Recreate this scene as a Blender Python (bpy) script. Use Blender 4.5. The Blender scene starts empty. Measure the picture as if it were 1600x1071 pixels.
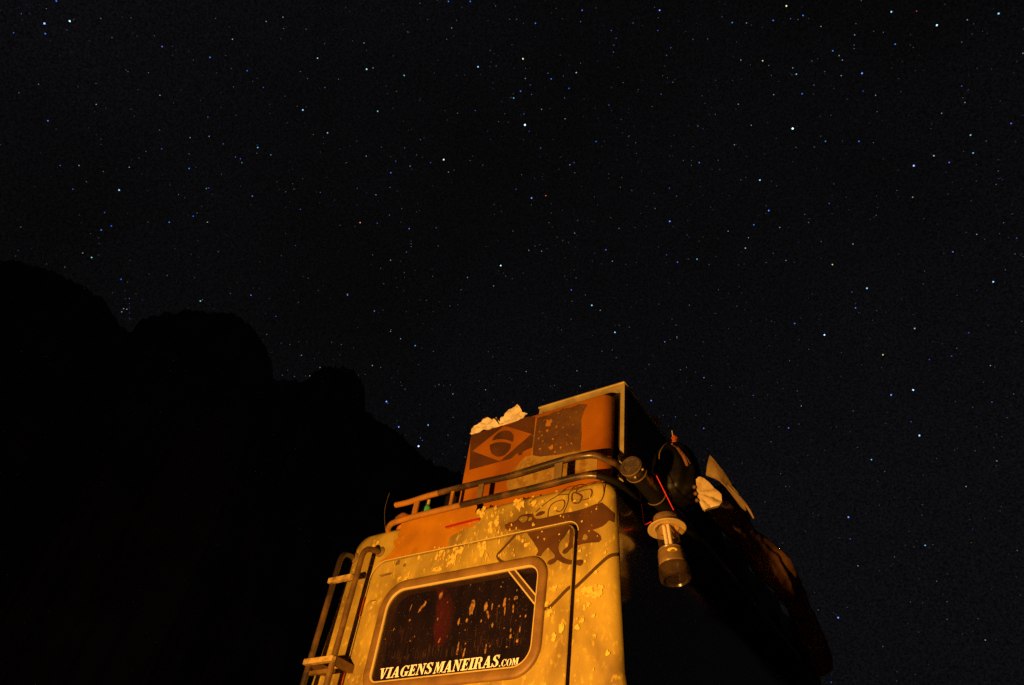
import bpy, bmesh, math, random
from mathutils import Vector, Matrix, noise
from mathutils.geometry import tessellate_polygon
random.seed(7)
sc = bpy.context.scene
COL = sc.collection

# ------------------------------------------------------------------ camera
# axes of the lens in the world: right, down, forward (vehicle's rear face is the plane y = 0, ground z = 0)
RIGHT = Vector((0.83471485, 0.53848273, 0.11527134))
DOWN = Vector((-0.29905298, 0.61902570, -0.72620555))
FWD = Vector((-0.46240507, 0.57170231, 0.67774481))
EYE = Vector((1.94, -2.30, 0.30))
FOCAL = 1130.0 / 1600.0 * 36.0
cam = bpy.data.cameras.new('camera')
cam.sensor_width = 36.0
cam.lens = FOCAL
cam.clip_start = 0.02
cam.clip_end = 12000
co = bpy.data.objects.new('camera', cam)
mw = Matrix((RIGHT, -DOWN, -FWD)).transposed().to_4x4()
mw.translation = EYE
co.matrix_world = mw
COL.objects.link(co)
sc.camera = co

# ------------------------------------------------------------------ night sky
world = bpy.data.worlds.new('World')
sc.world = world
world.use_nodes = True
wn, wl = world.node_tree.nodes, world.node_tree.links
wn.clear()
w_out = wn.new('ShaderNodeOutputWorld')
w_bg = wn.new('ShaderNodeBackground')
w_tc = wn.new('ShaderNodeTexCoord')
def wnoise(scale, detail, lo, hi, c0, c1):
    n = wn.new('ShaderNodeTexNoise'); n.inputs['Scale'].default_value = scale; n.inputs['Detail'].default_value = detail
    wl.new(w_tc.outputs['Generated'], n.inputs['Vector'])
    r = wn.new('ShaderNodeValToRGB'); r.color_ramp.elements[0].position = lo; r.color_ramp.elements[1].position = hi
    r.color_ramp.elements[0].color = (*c0, 1); r.color_ramp.elements[1].color = (*c1, 1)
    wl.new(n.outputs['Fac'], r.inputs['Fac'])
    return r
SKY_HI = (.0036, .0036, .0041); SKY_LO = (.0021, .0021, .0023)
wa = wnoise(1.6, 3, .35, .65, SKY_LO, SKY_HI)
wb = wnoise(420, 2, .30, .72, (.45, .45, .5), (1.7, 1.7, 1.75))
wm = wn.new('ShaderNodeMix'); wm.data_type = 'RGBA'; wm.blend_type = 'MULTIPLY'; wm.inputs['Factor'].default_value = 1
wl.new(wa.outputs['Color'], wm.inputs['A']); wl.new(wb.outputs['Color'], wm.inputs['B'])
wl.new(wm.outputs['Result'], w_bg.inputs['Color'])
w_bg.inputs['Strength'].default_value = 1.0
wl.new(w_bg.outputs[0], w_out.inputs[0])

# ------------------------------------------------------------------ exposure
sc.view_settings.view_transform = 'Standard'
sc.view_settings.look = 'None'
sc.view_settings.exposure = 0
sc.view_settings.gamma = 1
try:
    sc.cycles.use_denoising = False
    sc.cycles.caustics_reflective = False
    sc.cycles.caustics_refractive = False
    sc.cycles.blur_glossy = 1.0
    sc.cycles.max_bounces = 6
    sc.cycles.sample_clamp_indirect = .6
except Exception:
    pass

# the one source of light: the campfire on the ground behind the vehicle (its builder is further down)
FIRE = Vector((0.42, -2.22, 0.42))
FIRE_COLOR = (1.0, 0.455, 0.085)
FIRE_POWER = 570

# ------------------------------------------------------------------ helpers
def ray(px, py):
    return RIGHT * (px - 800) + DOWN * (py - 535.5) + FWD * 1130
def ony(px, py, Y=0.0):
    d = ray(px, py); return EYE + d * ((Y - EYE.y) / d.y)
def onp3(px, py, P, n):
    d = ray(px, py); n = Vector(n); return EYE + d * ((P - EYE).dot(n) / d.dot(n))
def onx(px, py, X):
    d = ray(px, py); return EYE + d * ((X - EYE.x) / d.x)
def c1(x, y): return 460 + x / 2.2259, 590 + y / 2.2259
def c2(x, y): return 700 + x / 4.4444, 590 + y / 4.4444
def c4(x, y): return 760 + x / 4.4625, 740 + y / 4.4625
def c6(x, y): return 560 + x / 5.0, 860 + y / 5.0
def c7(x, y): return 580 + x / 5.7143, 720 + y / 5.7143
def c8(x, y): return 980 + x / 4.658, 700 + y / 4.658
def cb(x, y): return 720 + x / 7.143, 610 + y / 7.143
def tr(f, pts, Y): return [ony(*f(*p), Y) for p in pts]

def tag(o, label=None, cat=None, group=None, kind=None):
    if label: o['label'] = label
    if cat: o['category'] = cat
    if group: o['group'] = group
    if kind: o['kind'] = kind
    return o
def empty(name, loc=(0, 0, 0), parent=None):
    o = bpy.data.objects.new(name, None); o.location = loc; o.empty_display_size = .1
    COL.objects.link(o); o.parent = parent
    return o
def link(name, bm, mats, parent=None, smooth=None, keep=False):
    if not keep: bmesh.ops.recalc_face_normals(bm, faces=bm.faces)
    me = bpy.data.meshes.new(name); 
    if smooth is not None:
        for f in bm.faces: f.smooth = True
        for e in bm.edges:
            if len(e.link_faces) == 2 and e.calc_face_angle(0) > math.radians(smooth): e.smooth = False
    bm.to_mesh(me); bm.free()
    for m in (mats if isinstance(mats, (list, tuple)) else [mats]): me.materials.append(m)
    o = bpy.data.objects.new(name, me); COL.objects.link(o)
    if parent is not None:
        o.parent = parent
        if parent.location.length > 0 or parent.parent is not None:
            # parents sit at world positions; meshes are written in world metres unless built local
            pass
    return o
def rel(o, root):   # mesh written in world metres, hung under a moved empty
    o.location = -root.location
    return o

def box(bm, x0, x1, y0, y1, z0, z1, mat=0):
    v = [bm.verts.new((x, y, z)) for x in (x0, x1) for y in (y0, y1) for z in (z0, z1)]
    for q in ((0, 1, 3, 2), (4, 6, 7, 5), (0, 4, 5, 1), (2, 3, 7, 6), (0, 2, 6, 4), (1, 5, 7, 3)):
        f = bm.faces.new([v[i] for i in q]); f.material_index = mat
def bevel_all(bm, w, seg=2, ang=40):
    es = [e for e in bm.edges if len(e.link_faces) == 2 and e.calc_face_angle(0) > math.radians(ang)]
    bmesh.ops.bevel(bm, geom=es, offset=w, segments=seg, profile=.5, affect='EDGES')
def tube(bm, pts, r, n=12, caps=True, rf=None):
    pts = [Vector(p) for p in pts]; rings = []
    up = None
    for i, p in enumerate(pts):
        t = (pts[min(i + 1, len(pts) - 1)] - pts[max(i - 1, 0)]).normalized()
        if up is None:
            a = Vector((0, 0, 1)) if abs(t.z) < .9 else Vector((1, 0, 0)); up = t.cross(a).normalized()
        up = (up - t * up.dot(t)).normalized(); s = t.cross(up)
        rr = rf(i / (len(pts) - 1)) if rf else (r[i] if isinstance(r, (list, tuple)) else r)
        rings.append([bm.verts.new(p + (up * math.cos(k * 2 * math.pi / n) + s * math.sin(k * 2 * math.pi / n)) * rr) for k in range(n)])
    for a, b in zip(rings, rings[1:]):
        for k in range(n): bm.faces.new((a[k], a[(k + 1) % n], b[(k + 1) % n], b[k]))
    if caps: bm.faces.new(rings[0][::-1]); bm.faces.new(rings[-1])
def rounded(pts, r, n=6):   # polyline with rounded corners
    pts = [Vector(p) for p in pts]; out = [pts[0]]
    for a, b, c in zip(pts, pts[1:], pts[2:]):
        u = (a - b); v = (c - b); d = min(r, u.length * .49, v.length * .49); u = b + u.normalized() * d; v = b + v.normalized() * d
        for i in range(n + 1):
            t = i / n; out.append(u * (1 - t) ** 2 + b * 2 * t * (1 - t) + v * t * t)
    return out + [pts[-1]]
def lathe(bm, prof, n=32, M=None, cap=True):
    rings = []
    for r, z in prof:
        rings.append([bm.verts.new((M or Matrix()) @ Vector((r * math.cos(k * 2 * math.pi / n), r * math.sin(k * 2 * math.pi / n), z))) for k in range(n)])
    for a, b in zip(rings, rings[1:]):
        for k in range(n): bm.faces.new((a[k], a[(k + 1) % n], b[(k + 1) % n], b[k]))
    if cap:
        bm.faces.new(rings[0][::-1]); bm.faces.new(rings[-1])
def rrect(x0, x1, z0, z1, rad, off=0, n=8):   # rad: bl, br, tr, tl
    x0 -= off; x1 += off; z0 -= off; z1 += off; rad = [max(.001, r + off) for r in rad]
    out = []
    for (cx, cz, r, a0) in ((x0 + rad[0], z0 + rad[0], rad[0], 180), (x1 - rad[1], z0 + rad[1], rad[1], 270),
                            (x1 - rad[2], z1 - rad[2], rad[2], 0), (x0 + rad[3], z1 - rad[3], rad[3], 90)):
        for i in range(n + 1):
            a = math.radians(a0 + 90 * i / n); out.append((cx + r * math.cos(a), cz + r * math.sin(a)))
    return out
def fill(bm, loops, mat=0):   # loops: lists of bm verts, first outer then holes
    flat = [v for l in loops for v in l]
    for t in tessellate_polygon([[v.co for v in l] for l in loops]):
        try:
            f = bm.faces.new([flat[i] for i in t]); f.material_index = mat
        except ValueError: pass
def bridge(bm, a, b, mat=0):
    n = len(a)
    for k in range(n):
        f = bm.faces.new((a[k], a[(k + 1) % n], b[(k + 1) % n], b[k])); f.material_index = mat
def stroke(pts, w):   # ribbon polygon in the xz plane
    pts = [Vector((p[0], p[2])) if len(p) == 3 else Vector(p) for p in pts]; L = []; R = []
    for i, p in enumerate(pts):
        t = (pts[min(i + 1, len(pts) - 1)] - pts[max(i - 1, 0)]).normalized(); nrm = Vector((-t.y, t.x))
        ww = w[i] if isinstance(w, (list, tuple)) else w
        L.append(p + nrm * ww / 2); R.append(p - nrm * ww / 2)
    return L, R

# ------------------------------------------------------------------ materials
def mat(name, col, rough=.6, metal=0, col2=None, scale=6, lo=.35, hi=.65, detail=6, stretch=(1, 1, 1), bump=0, bscale=60,
        coat=0, coat_rough=.1, trans=0, alpha=1, spec=.5, emit=None, estr=0, col3=None, scale3=40, lo3=.58, hi3=.66, sheen=0, ior=1.45, rvar=0):
    m = bpy.data.materials.new(name); m.use_nodes = True
    nt = m.node_tree; N, L = nt.nodes, nt.links; b = N['Principled BSDF']
    b.inputs['Base Color'].default_value = (*col, 1); b.inputs['Roughness'].default_value = rough
    b.inputs['Metallic'].default_value = metal; b.inputs['Coat Weight'].default_value = coat
    b.inputs['Coat Roughness'].default_value = coat_rough; b.inputs['Transmission Weight'].default_value = trans
    b.inputs['Alpha'].default_value = alpha; b.inputs['Specular IOR Level'].default_value = spec; b.inputs['IOR'].default_value = ior
    b.inputs['Coat IOR'].default_value = 2.1 if name == 'dark_side_paint' else 1.5
    if sheen: b.inputs['Sheen Weight'].default_value = sheen
    if emit: b.inputs['Emission Color'].default_value = (*emit, 1); b.inputs['Emission Strength'].default_value = estr
    tc = N.new('ShaderNodeTexCoord'); mp = N.new('ShaderNodeMapping'); mp.inputs['Scale'].default_value = stretch
    L.new(tc.outputs['Object'], mp.inputs['Vector'])
    def ns(s, d, lo_, hi_, dist=0):
        n = N.new('ShaderNodeTexNoise'); n.inputs['Scale'].default_value = s; n.inputs['Detail'].default_value = d; n.inputs['Distortion'].default_value = dist
        L.new(mp.outputs['Vector'], n.inputs['Vector'])
        r = N.new('ShaderNodeMapRange'); r.inputs['From Min'].default_value = lo_; r.inputs['From Max'].default_value = hi_
        L.new(n.outputs['Fac'], r.inputs['Value']); return r.outputs['Result'], n
    cur = None
    if col2:
        f, _ = ns(scale, detail, lo, hi, .3)
        x = N.new('ShaderNodeMix'); x.data_type = 'RGBA'; L.new(f, x.inputs['Factor'])
        x.inputs['A'].default_value = (*col, 1); x.inputs['B'].default_value = (*col2, 1); cur = x.outputs['Result']
        if rvar:
            mr = N.new('ShaderNodeMapRange'); mr.inputs['To Min'].default_value = rough - rvar; mr.inputs['To Max'].default_value = rough + rvar
            L.new(f, mr.inputs['Value']); L.new(mr.outputs['Result'], b.inputs['Roughness'])
    if col3:
        f, _ = ns(scale3, 4, lo3, hi3)
        x = N.new('ShaderNodeMix'); x.data_type = 'RGBA'; L.new(f, x.inputs['Factor'])
        if cur: L.new(cur, x.inputs['A'])
        else: x.inputs['A'].default_value = (*col, 1)
        x.inputs['B'].default_value = (*col3, 1); cur = x.outputs['Result']
    if cur: L.new(cur, b.inputs['Base Color'])
    if bump:
        n = N.new('ShaderNodeTexNoise'); n.inputs['Scale'].default_value = bscale; n.inputs['Detail'].default_value = 5
        L.new(mp.outputs['Vector'], n.inputs['Vector'])
        bp = N.new('ShaderNodeBump'); bp.inputs['Strength'].default_value = bump; bp.inputs['Distance'].default_value = .01
        L.new(n.outputs['Fac'], bp.inputs['Height']); L.new(bp.outputs['Normal'], b.inputs['Normal'])
    return m
M = dict(
    dusty=mat('dusty_paint', (.46, .335, .06), .42, col2=(.19, .12, .024), scale=5, lo=.38, hi=.62, detail=11, stretch=(1, 1, .6), bump=.10, bscale=45,
              col3=(.58, .42, .06), scale3=46, lo3=.56, hi3=.72, spec=.6, rvar=.10),
    dust=mat('brown_road_dust', (.34, .215, .045), .6, col2=(.24, .135, .025), scale=9, detail=9, col3=(.40, .26, .05), scale3=50),
    case=mat('orange_case_paint', (.42, .145, .006), .55, col2=(.27, .08, .005), scale=4, detail=8, spec=.25, bump=.05, bscale=30, rvar=.08),
    clean=mat('washed_paint', (.47, .20, .008), .5, col2=(.34, .135, .008), scale=7, detail=9, spec=.3, bump=.05, bscale=30, rvar=.08),
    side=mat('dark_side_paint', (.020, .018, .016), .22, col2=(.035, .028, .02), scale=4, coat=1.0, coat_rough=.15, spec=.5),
    rubber=mat('dusty_rubber', (.25, .14, .035), .5, col2=(.13, .068, .022), scale=9, bump=.15, bscale=80, detail=8),
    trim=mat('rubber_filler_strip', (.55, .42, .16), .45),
    black=mat('black_rubber_and_rail_shade', (.008, .007, .006), .6, spec=.15),
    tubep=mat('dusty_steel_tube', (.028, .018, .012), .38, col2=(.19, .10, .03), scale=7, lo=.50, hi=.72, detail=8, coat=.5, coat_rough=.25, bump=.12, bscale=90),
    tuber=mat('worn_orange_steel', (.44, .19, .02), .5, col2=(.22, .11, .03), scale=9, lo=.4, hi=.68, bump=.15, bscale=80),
    ladder=mat('brown_ladder_paint', (.10, .055, .018), .5, col2=(.24, .13, .03), scale=11, lo=.45, hi=.75, detail=8, bump=.15, bscale=90),
    tread=mat('worn_tread_metal', (.50, .34, .11), .5, col2=(.20, .12, .04), scale=30, lo=.42, hi=.7, bump=.2, bscale=120),
    plate=mat('dusty_bracket', (.20, .135, .055), .55, col2=(.13, .085, .04), scale=12),
    vinyl=mat('dark_vinyl', (.055, .025, .013), .55, col2=(.11, .045, .014), scale=7, detail=6, bump=.05, spec=.2),
    vinyl_line=mat('dark_vinyl_line', (.075, .038, .018), .55, spec=.2),
    mud=mat('mud_splash', (.62, .43, .07), .8, col2=(.72, .52, .09), scale=30),
    mud_glass=mat('dry_mud_on_glass', (.40, .20, .05), .85, col2=(.16, .08, .03), scale=40),
    mud_faint=mat('faint_mud_streak', (.10, .05, .025), .85, alpha=.2),
    white=mat('white_vinyl_letters', (.86, .84, .80), .6, col2=(.78, .68, .55), scale=40, lo=.5, hi=.8),
    lens=mat('red_lens', (.32, .012, .008), .25, coat=.5),
    field=mat('dark_painted_field', (.060, .025, .014), .55, col2=(.125, .045, .014), scale=6, lo=.4, hi=.75, detail=7, spec=.4),
    field2=mat('dark_painted_field_dusty', (.085, .038, .02), .55, col2=(.15, .068, .02), scale=7, col3=(.24, .13, .045), scale3=50, lo3=.6, hi3=.75),
    steel=mat('zinc_rim', (.50, .40, .17), .42, metal=.15, col2=(.36, .27, .11), scale=14, bump=.08),
    boxdark=mat('dark_box_paint', (.02, .018, .015), .4, col2=(.03, .024, .018), scale=6),
    cloth=mat('crumpled_white_cloth', (.88, .78, .62), .85, col2=(.72, .56, .36), scale=12, bump=.25, bscale=45, sheen=.2),
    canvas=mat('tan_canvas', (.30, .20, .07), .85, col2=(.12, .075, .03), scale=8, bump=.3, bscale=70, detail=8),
    canvas_lit=mat('lit_canvas', (.60, .47, .25), .8, col2=(.45, .32, .14), scale=10, bump=.3, bscale=50),  # lit copy of the awning canvas, lightened by colour
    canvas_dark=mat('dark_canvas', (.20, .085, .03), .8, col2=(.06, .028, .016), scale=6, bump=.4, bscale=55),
    plastic=mat('black_plastic', (.014, .012, .011), .28, coat=.4, coat_rough=.12, bump=.05, bscale=30),
    cap=mat('dusty_black_cap', (.045, .033, .026), .55, col2=(.10, .065, .035), scale=45, lo=.45, hi=.75, bump=.3, bscale=140),
    ring=mat('scuffed_ring', (.16, .10, .04), .3, coat=.5),
    binbag=mat('black_bag_plastic', (.005, .004, .004), .5, spec=.3, bump=.35, bscale=16),
    lcap=mat('lantern_brown_plastic', (.20, .12, .05), .4, col2=(.14, .085, .04), scale=18, coat=.3),
    lflange=mat('lantern_cream_plastic', (.62, .44, .17), .4, coat=.3),
    ltube=mat('white_lamp_tube', (.92, .86, .70), .35, coat=.4),
    lbase=mat('lantern_smoke_plastic', (.26, .16, .06), .3, col2=(.15, .09, .04), scale=10, coat=.4),
    lfoot=mat('lantern_clear_foot', (.03, .02, .015), .3, col2=(.07, .04, .02), scale=20, coat=.5, alpha=.6, bump=.2, bscale=60),
    lyellow=mat('yellow_badge', (.80, .62, .05), .45),
    cord=mat('red_cord', (.85, .03, .03), .6),
    green=mat('green_bottle_glass', (.10, .50, .22), .2, coat=.6),
    orangeb=mat('orange_cloth', (.45, .15, .04), .8, col2=(.25, .09, .03), scale=20),
    red=mat('dark_red_cloth', (.40, .012, .02), .8),
    rust=mat('red_rust', (.42, .05, .01), .7, col2=(.5, .16, .03), scale=60),
    rock=mat('dark_rock', (.15, .155, .17), .95, col2=(.08, .08, .09), scale=.3, bump=.6, bscale=1.5),
    ground=mat('dry_ground', (.12, .09, .055), .95, col2=(.07, .055, .035), scale=3, bump=.5, bscale=12),
    wood=mat('charred_wood', (.05, .03, .02), .9, bump=.5), stone=mat('fire_stone', (.16, .13, .10), .9, bump=.4, bscale=20),
    tyre=mat('tyre_rubber', (.02, .02, .02), .85, bump=.3), rim=mat('wheel_steel', (.3, .28, .22), .5, metal=.6),
)
def glass_mat():
    m = bpy.data.materials.new('tinted_window_glass'); m.use_nodes = True
    N, L = m.node_tree.nodes, m.node_tree.links; b = N['Principled BSDF']
    b.inputs['Base Color'].default_value = (.014, .009, .018, 1); b.inputs['Roughness'].default_value = .15
    tc = N.new('ShaderNodeTexCoord'); n = N.new('ShaderNodeTexNoise'); n.inputs['Scale'].default_value = 14; n.inputs['Detail'].default_value = 9
    mp = N.new('ShaderNodeMapping'); mp.inputs['Scale'].default_value = (1, 1, .35)
    L.new(tc.outputs['Object'], mp.inputs['Vector']); L.new(mp.outputs['Vector'], n.inputs['Vector'])
    r = N.new('ShaderNodeValToRGB'); r.color_ramp.elements[0].position = .35; r.color_ramp.elements[1].position = .8
    r.color_ramp.elements[0].color = (.012, .009, .018, 1); r.color_ramp.elements[1].color = (.030, .016, .022, 1)
    L.new(n.outputs['Fac'], r.inputs['Fac']); L.new(r.outputs['Color'], b.inputs['Base Color'])
    t = N.new('ShaderNodeBsdfTransparent'); t.inputs['Color'].default_value = (1, .9, .9, 1)
    x = N.new('ShaderNodeMixShader'); x.inputs['Fac'].default_value = .50
    L.new(b.outputs[0], x.inputs[1]); L.new(t.outputs[0], x.inputs[2]); L.new(x.outputs[0], N['Material Output'].inputs['Surface'])
    return m
def broken(m, lo, hi, scale):   # spatter: thin, patchy cover
    N, L = m.node_tree.nodes, m.node_tree.links; b = N['Principled BSDF']
    n = N.new('ShaderNodeTexNoise'); n.inputs['Scale'].default_value = scale; n.inputs['Detail'].default_value = 8
    tc = N.new('ShaderNodeTexCoord'); L.new(tc.outputs['Object'], n.inputs['Vector'])
    r = N.new('ShaderNodeMapRange'); r.inputs['From Min'].default_value = lo; r.inputs['From Max'].default_value = hi
    L.new(n.outputs['Fac'], r.inputs['Value']); L.new(r.outputs['Result'], b.inputs['Alpha'])
broken(M['mud'], .30, .50, 60); broken(M['mud_glass'], .30, .52, 70); broken(M['field'], .16, .32, 30); broken(M['field2'], .18, .36, 26); broken(M['dust'], .30, .48, 16); broken(M['clean'], .20, .34, 9)
M['glass'] = glass_mat()
def clear_mat():
    m = bpy.data.materials.new('clear_plastic'); m.use_nodes = True
    N, L = m.node_tree.nodes, m.node_tree.links; b = N['Principled BSDF']
    b.inputs['Base Color'].default_value = (.10, .07, .04, 1); b.inputs['Roughness'].default_value = .08
    t = N.new('ShaderNodeBsdfTransparent'); t.inputs['Color'].default_value = (1, .93, .85, 1)
    lw = N.new('ShaderNodeLayerWeight'); lw.inputs['Blend'].default_value = .35
    mr = N.new('ShaderNodeMapRange'); mr.inputs['To Min'].default_value = .05; mr.inputs['To Max'].default_value = .5
    L.new(lw.outputs['Facing'], mr.inputs['Value'])
    x = N.new('ShaderNodeMixShader'); L.new(mr.outputs['Result'], x.inputs['Fac'])
    L.new(t.outputs[0], x.inputs[1]); L.new(b.outputs[0], x.inputs[2]); L.new(x.outputs[0], N['Material Output'].inputs['Surface'])
    return m
M['clear'] = clear_mat()
def flame_mat():
    m = bpy.data.materials.new('flame'); m.use_nodes = True
    N, L = m.node_tree.nodes, m.node_tree.links; b = N['Principled BSDF']
    b.inputs['Base Color'].default_value = (1, .4, .08, 1); b.inputs['Emission Color'].default_value = (1, .42, .08, 1); b.inputs['Emission Strength'].default_value = 3
    return m
M['flame'] = flame_mat()

# ------------------------------------------------------------------ ground, cliffs
bm = bmesh.new()
bmesh.ops.create_grid(bm, x_segments=120, y_segments=120, size=60)
for v in bm.verts:
    d = math.hypot(v.co.x, v.co.y)
    v.co.z = noise.noise(v.co * .25) * .12 * min(1, max(0, (d - 6) / 10)) - .002
ring = [e for e in bm.edges if e.is_boundary]
ext = bmesh.ops.extrude_edge_only(bm, edges=ring)['geom']
for v in [g for g in ext if isinstance(g, bmesh.types.BMVert)]:
    v.co.x *= 60; v.co.y *= 60; v.co.z = 0
tag(link('ground', bm, M['ground'], smooth=60), kind='structure')

# skyline of the rocky bluffs, given as directions from the camp; the rock stands 45 to 75 m away
SKYL = [(-420, 330), (-200, 360), (-80, 388), (0, 405), (40, 412), (75, 421), (110, 436), (140, 452), (165, 473), (178, 490), (188, 512), (205, 518), (222, 500),
        (238, 491), (268, 492), (290, 485), (318, 490), (345, 489), (368, 494), (388, 508), (403, 525), (415, 548), (424, 570), (426, 592), (448, 597),
        (478, 595), (488, 585), (500, 576), (516, 571), (530, 574), (552, 578), (564, 592), (569, 606), (571, 640), (588, 656), (610, 668), (634, 686),
        (652, 706), (672, 722), (700, 733), (726, 742), (760, 775), (800, 840), (860, 930), (1000, 1100)]
bm = bmesh.new(); cols = []
for i in range(len(SKYL) - 1):
    a, b = SKYL[i], SKYL[i + 1]
    k = max(1, int(abs(b[0] - a[0]) / 2.5 + abs(b[1] - a[1]) / 4)) if -60 < a[0] < 760 else 4
    for j in range(k):
        t = j / k; cols.append((a[0] + (b[0] - a[0]) * t, a[1] + (b[1] - a[1]) * t))
last = None
for px, py in cols:
    j1 = noise.noise(Vector((px * .09, 3.1, py * .05))) * 5 + noise.noise(Vector((px * .3, 7.7, py * .2))) * 4 + noise.noise(Vector((px * .8, 2.7, py * .6))) * 2.5
    d = ray(px, py + j1); h = math.hypot(d.x, d.y)
    R = 58 + 7 * math.sin(px * .012) + 3 * noise.noise(Vector((px * .02, 0, 5)))
    top = EYE + d * (R / h); u = Vector((d.x / h, d.y / h, 0))
    rowv = []
    H = top.z
    for s, (dr, fz) in enumerate([(-26, 0), (-20, .06), (-15, .16), (-11.5, .32), (-9.5, .46), (-8, .6), (-6.5, .72), (-4.5, .84), (-3, .92), (-1.5, .975), (0, 1), (4, .97), (12, .95), (30, .9), (60, .55), (95, 0)]):
        n = noise.fractal(Vector((px * .018, s * .45, 1.3)), .8, 2.0, 4) * 2.2
        p = EYE + u * (R + dr + (n if 0 < s < 9 else 0)); p.z = H * fz
        if s in (1, 2, 3, 4, 5, 6, 7): p.z += noise.noise(Vector((px * .03, s * .9, 9))) * .6
        rowv.append(bm.verts.new(p))
    if last:
        for k in range(len(rowv) - 1): bm.faces.new((last[k], rowv[k], rowv[k + 1], last[k + 1]))
    last = rowv
tag(link('hills', bm, M['rock'], smooth=40), kind='structure')

# ------------------------------------------------------------------ stars: far points of light round the whole upper sky
S4 = [(260,3,3,'b'),(205,107,5,'b'),(322,96,5,'c'),(62,150,2,'b'),(209,154,3,'b'),(750,214,3,'v'),(798,212,1,'v'),(972,264,3,'b'),(1232,98,2,'w'),(1310,78,2,'w'),
 (1076,180,2,'y'),(1470,268,3,'g'),(1144,326,3,'B'),(1504,404,2,'v'),(1402,508,4,'c'),(1516,614,3,'w'),(221,558,3,'b'),(445,482,2,'w'),(740,440,2,'w'),(962,541,2,'v'),
 (880,636,2,'w'),(968,630,2,'w'),(1033,665,2,'v'),(1193,682,3,'c'),(1190,670,1,'b'),(1254,716,2,'c'),(1119,752,2,'c'),(1113,734,2,'b'),(1090,726,2,'b'),(875,779,3,'b'),
 (598,773,2,'w'),(551,879,4,'c'),(337,875,2,'b'),(365,765,2,'w'),(278,765,2,'b'),(955,872,2,'c'),(966,869,2,'b'),(1168,907,3,'v'),(1390,968,2,'v'),(1483,890,2,'v'),
 (894,1000,3,'B'),(912,985,1,'w'),(783,1028,3,'b'),(515,1045,3,'B'),(484,983,2,'v'),(960,1028,2,'y'),(826,900,1,'w'),(478,793,1,'w'),(687,336,1,'w'),(592,330,1,'w'),
 (518,172,1,'w'),(87,428,1,'w'),(178,389,1,'y'),(1219,404,2,'v'),(1424,363,1,'w'),(1567,366,1,'w'),(1390,330,1,'w'),(1417,134,1,'w'),(1313,131,1,'w'),(466,84,1,'y'),
 (400,840,1,'w'),(675,700,1,'w'),(738,601,1,'w'),(748,688,2,'v'),(1081,401,1,'w'),(1450,622,1,'w'),(1322,887,1,'w'),(467,1064,2,'v'),(98,62,1,'w'),(214,38,1,'w')]
S5 = [(506,5,3,'b'),(607,5,3,'b'),(1125,46,3,'b'),(1484,46,4,'b'),(909,106,3,'b'),(1118,99,2,'b'),(521,128,2,'w'),(822,88,1,'w'),(789,88,1,'w'),(374,14,1,'w'),(318,147,1,'y'),
 (1260,140,2,'v'),(1361,105,2,'v'),(1476,140,2,'v'),(1283,176,2,'v'),(1272,208,2,'v'),(1270,240,2,'b'),(1536,220,2,'v'),(1516,255,2,'v'),(115,198,2,'w'),(851,271,4,'y'),
 (643,308,4,'c'),(698,307,1,'v'),(727,304,1,'w'),(127,319,4,'g'),(157,313,2,'w'),(301,348,3,'c'),(1098,335,3,'w'),(982,364,3,'b'),(967,338,2,'v'),(1064,408,3,'B'),(840,421,3,'b'),
 (808,453,3,'c'),(862,362,2,'w'),(885,392,2,'v'),(891,436,2,'v'),(1044,452,2,'v'),(178,514,3,'g'),(630,511,2,'v'),(548,523,1,'y'),(937,505,2,'w'),(976,502,1,'v'),(1046,549,2,'w'),
 (860,577,6,'c'),(855,526,2,'b'),(880,607,2,'B'),(738,562,1,'w'),(1249,485,2,'b'),(1261,512,1,'v'),(1449,492,1,'w'),(1491,434,2,'v'),(376,645,2,'v'),(484,738,5,'w'),(702,645,1,'v'),
 (932,685,2,'v'),(1190,654,3,'B'),(1311,613,1,'v'),(1339,632,1,'w'),(1373,660,1,'w'),(125,722,2,'w'),(303,684,1,'w'),(33,752,1,'w'),(262,745,2,'v'),(328,768,2,'w'),(423,752,2,'v'),
 (239,799,3,'b'),(506,796,2,'w'),(665,764,1,'w'),(1068,762,3,'b'),(1088,752,2,'v'),(1089,799,1,'w'),(235,867,2,'b'),(170,901,2,'w'),(819,875,2,'v'),(845,808,1,'w'),(891,916,4,'b'),
 (957,905,3,'r'),(289,965,1,'w'),(233,995,2,'v'),(97,1030,3,'o'),(176,1032,2,'v'),(1463,964,1,'y'),(1529,870,2,'v'),(1563,907,2,'v'),(1356,883,1,'v'),(1531,1024,4,'b'),(972,1030,1,'w'),
 (324,1058,3,'b'),(449,1054,2,'v'),(1297,1056,1,'w'),(1594,742,1,'w'),(1105,1020,1,'w'),(1118,291,1,'w'),(1038,351,1,'w'),(498,180,1,'w'),(699,232,1,'w'),(724,26,1,'w'),(712,383,1,'v'),(218,398,1,'v'),(1545,380,1,'y')]
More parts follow.
